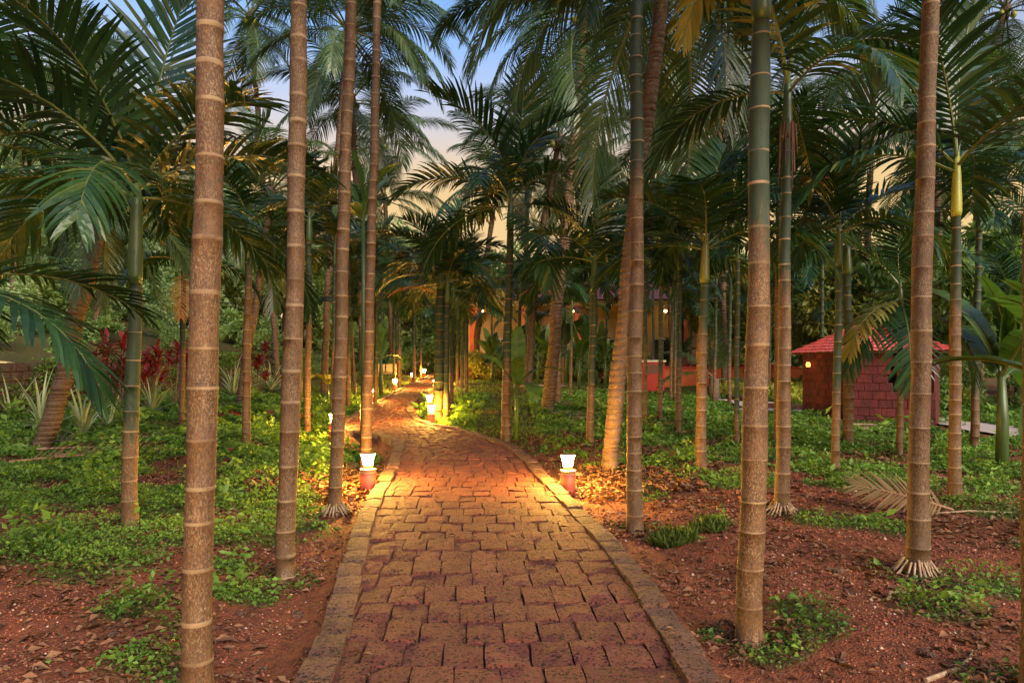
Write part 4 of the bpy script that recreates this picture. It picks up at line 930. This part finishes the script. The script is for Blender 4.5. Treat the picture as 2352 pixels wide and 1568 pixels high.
# gravel
S = scatter(34000, -6, 6, 2.2, 9.5, lambda X, Y: offp(X, Y) * (1 - .8 * veg(X, Y)) * (.2 + .8 * sstep(-.5, .5, wob(X, Y, 2.3, 4)))); X, Y = S[:, 0], S[:, 1]
s = np.clip(rng.lognormal(-5.15, .5, len(X)), .003, .022) * np.clip(Y / 5, .8, 1.6); oc = np.array([[1,0,0],[0,1,0],[-1,0,0],[0,-1,0],[0,0,1],[0,0,-.5]], float)
V = oc[None] * rng.uniform(.6, 1.3, (len(X), 6, 1)); a = rng.uniform(0, 6.28, len(X)); ca_, sa_ = np.cos(a)[:, None], np.sin(a)[:, None]
V = np.stack([V[..., 0] * ca_ - V[..., 1] * sa_, V[..., 0] * sa_ + V[..., 1] * ca_, V[..., 2] * .75], -1) * s[:, None, None] + np.stack([X, Y, H(X, Y) + s * .15], 1)[:, None]
T = np.array([[0,1,4],[1,2,4],[2,3,4],[3,0,4],[1,0,5],[2,1,5],[3,2,5],[0,3,5]]); T = (np.arange(len(X))[:, None, None] * 6 + T[None]).reshape(-1, 3)
m, n, l, p, o = mat('laterite_gravel'); l.new(ramp(n, l, attr(n, 'v'), [(0, (.09, .026, .014)), (.6, (.25, .068, .03)), (.93, (.34, .13, .065)), (1, (.5, .38, .3))]), p.inputs['Base Color']); p.inputs['Roughness'].default_value = .9
tag(obj('gravel', np_mesh('gravel', V.reshape(-1, 3), T, [m], {'v': np.repeat(rng.random(len(X)), 6)})), 'crumbly red laterite gravel on the bare soil', kind='stuff')

# ------------------------------------------------------------------ trees and shrubs of the background
def crown_cloud(name, n, rx, ry, rz, nb, leaf, m, seed):
    r = np.random.default_rng(seed); c = r.normal(size=(nb, 3)); c /= np.linalg.norm(c, axis=1, keepdims=True); c *= r.uniform(.35, 1.0, (nb, 1)) * np.array([rx, ry, rz])
    cr = r.uniform(.2, .42, nb) * min(rx, rz); w_ = r.integers(0, nb, n); d = r.normal(size=(n, 3)); d /= np.linalg.norm(d, axis=1, keepdims=True)
    P = c[w_] + d * (cr[w_] * r.random(n) ** .4)[:, None] * np.array([1, 1, .75]); D = d + r.normal(size=(n, 3)) * .6; D[:, 2] -= .3
    N = r.normal(size=(n, 3)) * .7; N[:, 2] += 1
    L = leaf * r.uniform(.6, 1.4, n); v = np.clip(.45 * r.random(n) + .55 * r.random(nb)[w_], 0, 1)
    return leaves(name, P, D, N, L, L * .5, v, [m]), c
TREES = [crown_cloud('tree_crown', 7000, 2.4, 2.4, 2.2, 26, .24, M['tree_leaf'], 1), crown_cloud('tree_crown', 7000, 2.0, 2.0, 2.8, 24, .2, M['tree_leaf'], 2),
         crown_cloud('tree_crown', 8000, 3.0, 2.6, 2.0, 30, .26, M['tree_leaf'], 3), crown_cloud('tree_crown', 7000, 2.4, 2.4, 2.2, 26, .2, M['tree_leaf_y'], 4), crown_cloud('tree_crown', 8000, 2.6, 2.4, 2.5, 28, .22, M['brightened_leaf'], 5)]
def tree(x, y, z, hgt, s, k, label, group=None, seed=0):
    r = random.Random(seed); root = empty('broadleaf_tree', (x, y, z), label, 'tree', group); me, cc_ = TREES[k]
    mb = MB(); top = Vector((r.uniform(-.3, .3), r.uniform(-.3, .3), hgt)); q = .05 * hgt * .5
    mb.tube([(0, 0, -.3), (r.uniform(-.1, .1), 0, hgt * .35), tuple(top * .7), tuple(top)], [q, q * .8, q * .6, q * .25], 8)
    for i in range(0, len(cc_), 4):
        e = top + Vector(cc_[i]) * s * .9; st = top * r.uniform(.45, .85); mb.tube([st, st.lerp(e, .5) + Vector((0, 0, .2)), e], [q * .35, q * .22, q * .08], 5)
    obj('trunk', mb.mesh('trunk', M['wood'], True), root)
    obj('crown', me, root, tuple(top), (0, 0, r.uniform(0, 6.28)), (s, s, s * r.uniform(.9, 1.15)))
    return root
SHR = [crown_cloud('shrub_foliage', 2600, .8, .8, .6, 16, .11, M['tree_leaf'], 11), crown_cloud('shrub_foliage', 2600, .7, .7, .8, 16, .09, M['tree_leaf'], 12), crown_cloud('shrub_foliage', 2600, .9, .8, .55, 16, .1, M['tree_leaf_y'], 13), crown_cloud('shrub_foliage', 2800, .85, .85, .75, 18, .1, M['brightened_leaf'], 14), crown_cloud('shrub_foliage', 2800, .8, .8, .9, 16, .085, M['brightened_leaf'], 15)]
def shrub(x, y, z, s, k, label, group=None, seed=0):
    r = random.Random(seed); root = empty('shrub', (x, y, z), label, 'shrub', group); me, cc_ = SHR[k]; mb = MB()
    for i in range(0, len(cc_), 3):
        e = Vector(cc_[i]) * s * .9 + Vector((0, 0, .6 * s)); mb.tube([(0, 0, -.1), (e.x * .4, e.y * .4, e.z * .55), tuple(e)], [.02 * s, .014 * s, .006 * s], 5)
    obj('stem', mb.mesh('stem', M['wood']), root); obj('foliage', me, root, (0, 0, .6 * s), (0, 0, r.uniform(0, 6.28)), (s, s, s))
    return root
rt = random.Random(31)
i = 0
for y, step, x0, x1 in ((46, 3.6, -34, 40), (54, 4.2, -42, 50), (64, 5.0, -50, 58)):
    x = x0
    while x < x1:
        xx, yy_ = x + rt.uniform(-1, 1), y + rt.uniform(-2, 2)
        kk_ = rt.choice([0, 1, 2, 0, 1, 3]); kd = ['rounded green', 'tall green', 'broad-crowned green', 'yellowing'][kk_]
        tree(xx, yy_, float(HB(xx, yy_)) if xx > -12 else float(hill(xx, yy_)) - 1, rt.uniform(4.0, 6.2) * (1 if xx < -12 or xx > 0 else .8), rt.uniform(1.2, 1.6), kk_, kd + ' broadleaf tree in the wood closing the back of the garden', 'trees closing the back of the garden', 500 + i); i += 1
        x += step * rt.uniform(.8, 1.2)
for x, y, h_, s_, k_ in [(-15, 45, 5, 1.5, 0), (-11, 47, 5, 1.5, 0), (-18.5, 44, 5.5, 1.5, 0), (-7.5, 48, 5, 1.4, 0), (-21, 34, 5, 1.3, 2), (-16.5, 37, 4.5, 1.2, 0), (-24, 27, 4, 1.2, 2), (-28, 36, 5, 1.4, 0), (-14.5, 40, 5, 1.3, 1), (-25, 33, 4.5, 1.3, 0), (-17, 39, 5, 1.4, 2)]:
    tree(x, y, float(hill(x, y)) - .1, h_, s_, 4, 'leafy tree in brightened pale green on the slope behind the mossy wall', 'trees on the left slope', int(x * -7 + y)); 
for x, y, h_, s_, k_ in [(12.5, 27, 3.6, 1.0, 3), (15.5, 24, 3.8, 1.1, 0), (18, 21, 3.4, 1.0, 1), (20, 27, 4.5, 1.3, 2), (14, 33, 4.4, 1.2, 0), (23, 24, 4, 1.2, 0), (17.5, 31, 4.6, 1.2, 1), (25, 31, 5, 1.4, 2), (11, 34, 4, 1.1, 3)]:
    tree(x, y, float(H(x, y)) - .05, h_, s_, k_, ['dark leafy tree growing behind the red hut', '', '', 'yellowing leafy tree growing behind the red hut'][3 if k_ == 3 else 0], 'trees behind the hut', int(x * 7 + y))
sl_ = 0
for x, y, s_, k_ in [(-13, 15, .7, 0), (-14, 18, 1.0, 1), (-13, 20, .8, 0), (-14.5, 24, 1.2, 0), (-13, 26, .9, 1), (-13.6, 30, 1.1, 0), (-15.5, 17, 1.1, 1), (-16, 26, 1.3, 0), (-13.2, 34, 1.1, 1), (-17, 20, 1.3, 0), (-18, 23, 1.4, 1), (-19, 31, 1.5, 0), (-13, 38, 1.2, 0), (-15, 36, 1.3, 1)]:
    shrub(x, y, float(hill(x, y)), s_, k_, 'rounded green shrub on top of the mossy wall bank', 'shrubs on the left slope', sl_); sl_ += 1
for x, y, s_, k_ in [(2.0, 33, .9, 2), (0, 36, 1, 0), (3.8, 34, .8, 0), (5.6, 33, .9, 1), (8.0, 34, 1, 2), (-1.6, 38, 1, 1), (-7.5, 36, 1.1, 0), (-9.5, 33, 1.2, 1), (-6.6, 40, 1.2, 0), (10.8, 30, .9, 2), (13, 22.5, .9, 0), (15, 19.5, .9, 1), (17, 18, 1.0, 0), (19, 19, 1.1, 1), (21, 21, 1.2, 0), (-2.4, 41, 1.2, 0), (1.5, 40, 1.2, 1), (-10.8, 28, .8, 1), (-10.5, 36, 1.2, 0), (-4, 43, 1.3, 0)]:
    shrub(x, y, float(H(x, y)) if x > -12 else float(hill(x, y)), s_, k_, 'rounded garden shrub at the back of the grove', 'shrubs at the back of the grove', sl_); sl_ += 1

ru = random.Random(91)
for q in range(44):
    x = ru.uniform(-34, -13.2); y = ru.uniform(17, 44) if x > -20 else ru.uniform(22, 46)
    ks = ru.choice([3, 4, 3, 4, 0]); shrub(x, y, float(hill(x, y)) - .1, ru.uniform(1.4, 2.6), ks, ('brightened creeper-grown' if ks >= 3 else 'darker green') + ' bushy shrub of the thicket on the left slope', 'thicket on the left slope', 700 + q)
for q in range(40):
    x = -13 + q * 1.3 + ru.uniform(-.6, .6); y = ru.uniform(44.5, 49)
    shrub(x, y, float(H(x, y)), ru.uniform(1.6, 2.6), ru.choice([0, 1, 0, 2]), 'tall bushy shrub closing the far end of the garden', 'far hedge of shrubs', 760 + q)
for q, (x, y, s_) in enumerate([(12.5, 20.5, 1.2), (14.5, 22, 1.4), (16.8, 21, 1.5), (19.5, 22.5, 1.6), (22, 20, 1.4), (11.8, 25.5, 1.2), (16, 16.5, 1.1), (18.5, 17, 1.3), (13.6, 29, 1.6), (24, 27, 2)]):
    shrub(x, y, float(H(x, y)), s_, [0, 1, 2][q % 3], 'leafy shrub growing behind and beside the red hut', 'shrubs round the hut', 820 + q)
for q in range(11):
    x = hx_(1085 + q * 38) * .95; y = 34.6 + ru.uniform(-.8, .4)
    shrub(x, y, float(H(x, y)), ru.uniform(1.5, 2.3) if q % 3 else 1.1, ru.choice([0, 1, 0, 2]), 'leafy garden shrub screening the front of the orange house', 'shrubs before the house', 850 + q)
# creepers on the mossy wall
n_ = 24000; Yc = rng.uniform(8, 43, n_); hc = rng.random(n_) ** .7; kp = rng.random(n_) < sstep(-.5, .5, wob(Yc * 1.0, hc * 2, 1.3, 5)) * (.25 + .75 * hc); Yc, hc = Yc[kp], hc[kp]
Pc = np.stack([-11.95 + rng.uniform(-.1, .12, len(Yc)), Yc, HB(np.full(len(Yc), -12.), Yc) + hc * 1.45], 1)
tag(obj('wall_creeper', leaves('wall_creeper', Pc, rand_dir(len(Yc), -.5), rand_dir(len(Yc), .3) + np.array([1.5, 0, 0]), rng.uniform(.06, .13, len(Yc)), rng.uniform(.04, .08, len(Yc)), rng.random(len(Yc)) * .45, [M['cover']])), 'green creeper hanging over the mossy laterite wall', kind='stuff')

# ------------------------------------------------------------------ smaller plants
def blade_mesh(name, L, W, e0, e1, m, seed, K=7, foldv=.25):
    r = random.Random(seed); p = Vector((0, 0, 0)); V = []; Fc = []
    for k in range(K + 1):
        t = k / K; e = R(e0 + (e1 - e0) * t ** 1.6); d = Vector((math.cos(e), 0, math.sin(e))); N = Vector((-math.sin(e), 0, math.cos(e)))
        ww = W * .5 * (math.sin(math.pi * (.12 + .86 * t)) ** .7 if m not in ('spiky',) else (1 - t) ** .6)
        V += [p + Vector((0, ww, 0)) + N * ww * foldv, p - N * 0, p - Vector((0, ww, 0)) + N * ww * foldv]; p = p + d * L / K
    for k in range(K):
        for j in (0, 1): Fc.append((3*k+j, 3*k+j+1, 3*k+j+4, 3*k+j+3))
    v = [r.random()] * len(V)
    return mesh(name, V, Fc, [M[m]], None, {'v': v}, True)
SB = [blade_mesh('spiky_leaf', 1, .055, e, e - q, 'spiky', i) for i, (e, q) in enumerate([(80, 25), (65, 50), (55, 60), (40, 60), (72, 80), (30, 40)])]
def spiky(px, py, s, label, seed, depth=None):
    r = random.Random(seed); b = G(px, py); root = empty('spiky_plant', b, label, 'plant', 'striped spiky plants below the wall'); az = 0
    for k in range(30):
        q = s * r.uniform(.7, 1.15); obj('leaf', r.choice(SB), root, (0, 0, 0), (r.gauss(0, .12), r.gauss(0, .12), az), (q, q, q)); az += GA
for i, (x, y, s_) in enumerate([(95, 990, 1.3), (190, 1005, 1.15), (350, 955, 1.35), (535, 912, 1.4), (620, 898, 1.35), (25, 965, 1.2), (250, 985, .8), (560, 900, 1.2)]):
    spiky(x, y, s_, ['striped spiky-leaved plant behind the leaning coconut foot', 'striped spiky-leaved plant just right of the leaning coconut foot', 'striped spiky-leaved plant between the green-stemmed areca and the thin one', 'striped spiky-leaved plant by the curved coconut foot', 'striped spiky-leaved plant between the two red-leaved shrub groups and the path', 'striped spiky-leaved plant at the open end of the mossy wall', 'small striped spiky-leaved plant below the red-leaved shrubs', 'striped spiky-leaved plant behind the curved coconut foot'][i], 40 + i)
RB = [blade_mesh('red_leaf', .42, .085, e, e - q, 'red_leaf', 60 + i) for i, (e, q) in enumerate([(75, 70), (45, 70), (15, 50), (60, 100), (-5, 40)])]
def cordyline(x, y, s, label, seed):
    r = random.Random(seed); z = float(HB(x, y)); root = empty('red_leaf_shrub', (x, y, z), label, 'shrub', 'red-leaved shrubs by the wall')
    for k in range(6):
        a = r.uniform(0, 6.28); hh = s * r.uniform(.7, 1.5); ox, oy = math.cos(a) * .3 * s, math.sin(a) * .3 * s; mb = MB(); mb.tube([(0, 0, -.1), (ox * .6, oy * .6, hh * .5), (ox, oy, hh)], .015, 5); obj('stem', mb.mesh('stem', M['wood']), root)
        az = 0
        for q in range(16):
            w_ = s * r.uniform(.7, 1.1); obj('leaf', r.choice(RB), root, (ox, oy, hh - q * .022), (r.gauss(0, .1), r.gauss(0, .1), az), (w_, w_, w_)); az += GA
for i, (px, Yd, s_) in enumerate([(272, 17.5, 1.15), (335, 18, 1.05), (400, 20, 1.0), (590, 24, 1.0), (250, 18.5, .9)]):
    cordyline((px - CX) / F * Yd, Yd, s_ * 1.15, 'dark red leafy shrub growing against the mossy wall', 70 + i)
def banana_leaf(name, L, W, e0, e1, m, seed, tears=.3):
    r = random.Random(seed); K_ = 16; p = Vector((0, 0, 0)); V = []; Fc = []; fm = []; at = []
    pts = []
    for k in range(K_ + 1):
        t = k / K_; e = R(e0 + (e1 - e0) * t ** 1.5); pts.append((p.copy(), Vector((math.cos(e), 0, math.sin(e))), Vector((-math.sin(e), 0, math.cos(e))))); p = p + pts[-1][1] * L / K_
    for k in range(2, K_):
        (a, d, N), (b_, d2, N2) = pts[k], pts[k + 1]; t0, t1 = (k - 2) / (K_ - 2), (k - 1) / (K_ - 2)
        w0, w1 = [W * .5 * max(.06, math.sin(math.pi * (.08 + .9 * t)) ** .6) for t in (t0, t1)]
        for s in (-1, 1):
            gp = .12 if r.random() < tears else 0; dr = r.uniform(.25, .5); o = len(V)
            A, B = a.lerp(b_, gp), b_
            V += [a, b_, a + Vector((0, s * w0, 0)) - N * w0 * dr * .4 + N * w0 * .25 + d * W * .12 + (b_ - a) * gp, b_ + Vector((0, s * w1, 0)) - N2 * w1 * dr * .4 + N2 * w1 * .25 + d2 * W * .12]
            Fc.append((o, o + 1, o + 3, o + 2) if s > 0 else (o, o + 2, o + 3, o + 1)); fm.append(0); at += [.3 + .5 * r.random()] * 4
    o = len(V)
    for k, (a, d, N) in enumerate(pts):
        q = .018 * (1 - .8 * k / K_) * max(1, L); V += [a + Vector((0, q, -q * .4)), a + Vector((0, 0, -q * 1.5)), a + Vector((0, -q, -q * .4)), a + N * .004]; at += [.5] * 4
    for k in range(K_):
        for j in range(4): Fc.append((o+4*k+j, o+4*k+(j+1)%4, o+4*k+4+(j+1)%4, o+4*k+4+j)); fm.append(1)
    return mesh(name, V, Fc, [M[m], M['rachis']], fm, {'v': at})
BL = [banana_leaf('banana_leaf', 1.0, .33, e0, e1, 'banana', 80 + i) for i, (e0, e1) in enumerate([(85, 60), (65, 0), (50, -40), (30, -70), (75, 25)])]
BLY = banana_leaf('yellow_leaf', 1.0, .26, 50, -50, 'banana_y', 99)
def banana(b, hgt, rad, Lf, nl, label, seed, group=None, azs=None, me=None, stem='shaft', lm=None):
    r = random.Random(seed); root = empty('banana_plant', b, label, 'banana', group); mb = MB(); mb.tube([(0, 0, -.1), (.02, 0, hgt * .5), (0, 0, hgt)], [rad, rad * .85, rad * .5], 8); obj('stem', mb.mesh('stem', M[stem], True), root)
    az = r.uniform(0, 6.28)
    for k in range(nl):
        q = Lf * r.uniform(.8, 1.15); obj('leaf', me or BL[min(4, k % 5)], root, (0, 0, hgt - .05 - .03 * k), (r.gauss(0, .1), r.gauss(0, .12), azs[k] if azs else az), (q, q, q)); az += GA
        if lm: o_ = root.children[-1]; o_.data = o_.data.copy(); o_.data.materials[0] = M[lm]
    return root
bs = G(1185, 1016); banana(bs, EYE - (875 - HZ) / F * bs.y - bs.z, .045, 1.0, 5, 'young banana sapling with thin brown stem and few broad leaves', 1, azs=[1.3, 2.8, .2, -1.2, 4.6], stem='stick', me=None, lm='banana_lit')
p = G(2300, 1075); banana(p, 1.4, .09, 1.7, 7, 'dark broad-leaved banana plant at the edge of the concrete walk', 2)
p = ray(2530, 900, 5.6); banana((p.x, p.y, float(H(p.x, p.y))), 1.25, .1, 1.45, 6, 'large banana plant whose tall upright leaf overhangs the red soil', 3, azs=[3.0, 3.4, 2.4, 3.8, 2.9, 0])
for i, (px, py, h_, l_) in enumerate([(1235, 885, 1.6, 1.6), (1300, 880, 1.8, 1.8), (1330, 895, 1.3, 1.5), (1270, 900, 1.2, 1.4), (1390, 890, 1.4, 1.5), (875, 905, 1.5, 1.3), (1130, 880, 1.3, 1.4), (1180, 875, 1.6, 1.6), (1350, 880, 1.9, 1.7), (1430, 880, 1.5, 1.6), (1460, 885, 1.2, 1.4), (1560, 885, 1.4, 1.6), (1215, 872, 2.0, 1.7)]):
    banana(G(px, py), h_, .08, l_, 7, 'banana clump plant growing before the orange house', 10 + i, 'banana plants before the house')
p = G(752, 930); banana(p, .75, .03, .75, 7, 'young plant with drooping yellow leaves beside the left arecas', 30, me=BLY)
p = G(880, 900); p = ray(875, 838, 11.5); banana((p.x - .3, p.y, float(H(p.x, p.y))), 4.2, .06, 1.1, 6, 'slim palm-like plant with bright green undivided leaves behind the slim areca', 33)
# low fan of young palm leaves (clump before the lawn)
yp = G(1640, 915); root = empty('young_coconut', yp, 'young coconut with long arching fronds springing from a dark stump', 'palm'); mb = MB(); mb.tube([(0, 0, -.1), (0, 0, .35), (.03, 0, .75)], [.24, .2, .16], 9); obj('stump', mb.mesh('stump', M['wood'], True), root)
crown(root, (0, 0, .7), CF, ['spear', 'spear', 'up', 'up', 'up', 'mid', 'mid'], 5, .62)

# ------------------------------------------------------------------ fallen fronds, sticks, stones
FALL = frond_mesh('fallen_frond', 1.5, 12, -6, 24, .045, .5, .35, 905, M['straw_leaf'], M['rachis_dry'], vee=.1, fwd=(30, 65))
FALL2 = frond_mesh('fallen_frond', 1.9, 5, -4, 26, .04, .45, .08, 906, M['straw_leaf'], M['rachis_dry'], vee=.22, fwd=(35, 65))
b = G(2190, 1180); o = obj('fallen_frond', FALL, None, b + Vector((0, 0, .04)), (-.95, -.2, R(176)), (.72,) * 3); tag(o, 'straw-coloured dry palm frond fallen on red soil by the root-skirted palm', 'frond')
for i, (px, py, az, s_) in enumerate([(60, 1050, .3, 1.2), (190, 1035, 2.6, 1.1), (120, 1065, 1.0, 1.0), (230, 1020, .1, 1.2), (20, 1080, .8, 1.1)]):
    b = G(px, py); tag(obj('fallen_frond', FALL2, None, b + Vector((0, 0, .12)), (rt.uniform(-.2, .2), .05, az), (s_,) * 3), 'grey-brown dead frond in the litter at the leaning coconut foot', 'frond', 'dead fronds round the coconut foot')
def stick(px, py, L, az, label, r=.012, group=None, seed=0, crook=.05):
    q = random.Random(seed); b = G(px, py); mb = MB(); pts = []
    for k in range(6): pts.append(((k / 5 - .5) * L, q.uniform(-crook, crook) * L, r + q.uniform(0, .03)))
    mb.tube(pts, [r, r, r * .95, r * .85, r * .7, r * .4], 6)
    tag(obj('stick', mb.mesh('stick', M['stick']), None, b, (0, 0, az)), label, 'stick', group)
for i in range(11):
    stick(1345 + rt.uniform(-35, 35), 1130 + rt.uniform(-45, 20), rt.uniform(.4, .9), rt.uniform(-.8, .8), 'dry twig in the leaf heap by the kerb lamp', rt.uniform(.006, .012), 'twigs by the kerb lamp', i)
for i in range(14):
    stick(1335 + rt.uniform(-45, 45), 965 + rt.uniform(-20, 18), rt.uniform(.8, 1.6), rt.uniform(-.5, .3), 'grey branch in the pile of sticks on the grass', rt.uniform(.012, .025), 'pile of sticks on the grass', 30 + i)
for i in range(10):
    stick(2010 + rt.uniform(-110, 110), 985 + rt.uniform(-6, 8), rt.uniform(.8, 1.6), rt.uniform(-.2, .2), 'grey branch lying along the foot of the hut', rt.uniform(.015, .03), 'branches along the hut foot', 60 + i)
stick(2265, 1183, 1.5, -.03, 'long pale stick on the soil beyond the fallen frond', .01, None, 91, .02)
stick(2065, 1375, .28, .5, 'bent white twig on bare red soil', .009, None, 92, .25)
stick(2190, 1540, .6, .7, 'grey stick among weeds at the soil edge', .012, None, 93)
stick(1240, 890, 2.2, .05, 'log lying in the grass beyond the coconut foot', .07, None, 94, .01)
def stone(px, py, s, label, seed, m='kerb'):
    q = random.Random(seed); bm = bmesh.new(); bmesh.ops.create_icosphere(bm, subdivisions=2, radius=1)
    for v in bm.verts: v.co *= q.uniform(.8, 1.15); v.co.z *= .55; v.co.x *= 1.2
    me = bpy.data.meshes.new('stone'); bm.to_mesh(me); bm.free(); me.materials.append(M[m]); b = G(px, py)
    tag(obj('stone', me, None, b + Vector((0, 0, s * .2)), (0, 0, q.uniform(0, 6)), (s, s, s)), label, 'stone', 'loose laterite stones')
for i in range(26):
    sx_ = rt.choice([rt.uniform(120, 780), rt.uniform(1500, 2330)]); sy_ = rt.uniform(1230, 1560)
    g = G(sx_, sy_)
    if PL(g.y) - .1 < g.x < PR(g.y) + .1: continue
    stone(sx_, sy_, rt.uniform(.015, .04), 'small loose laterite stone on the bare soil', i)
b = ray(1615, 1535, 3.3);
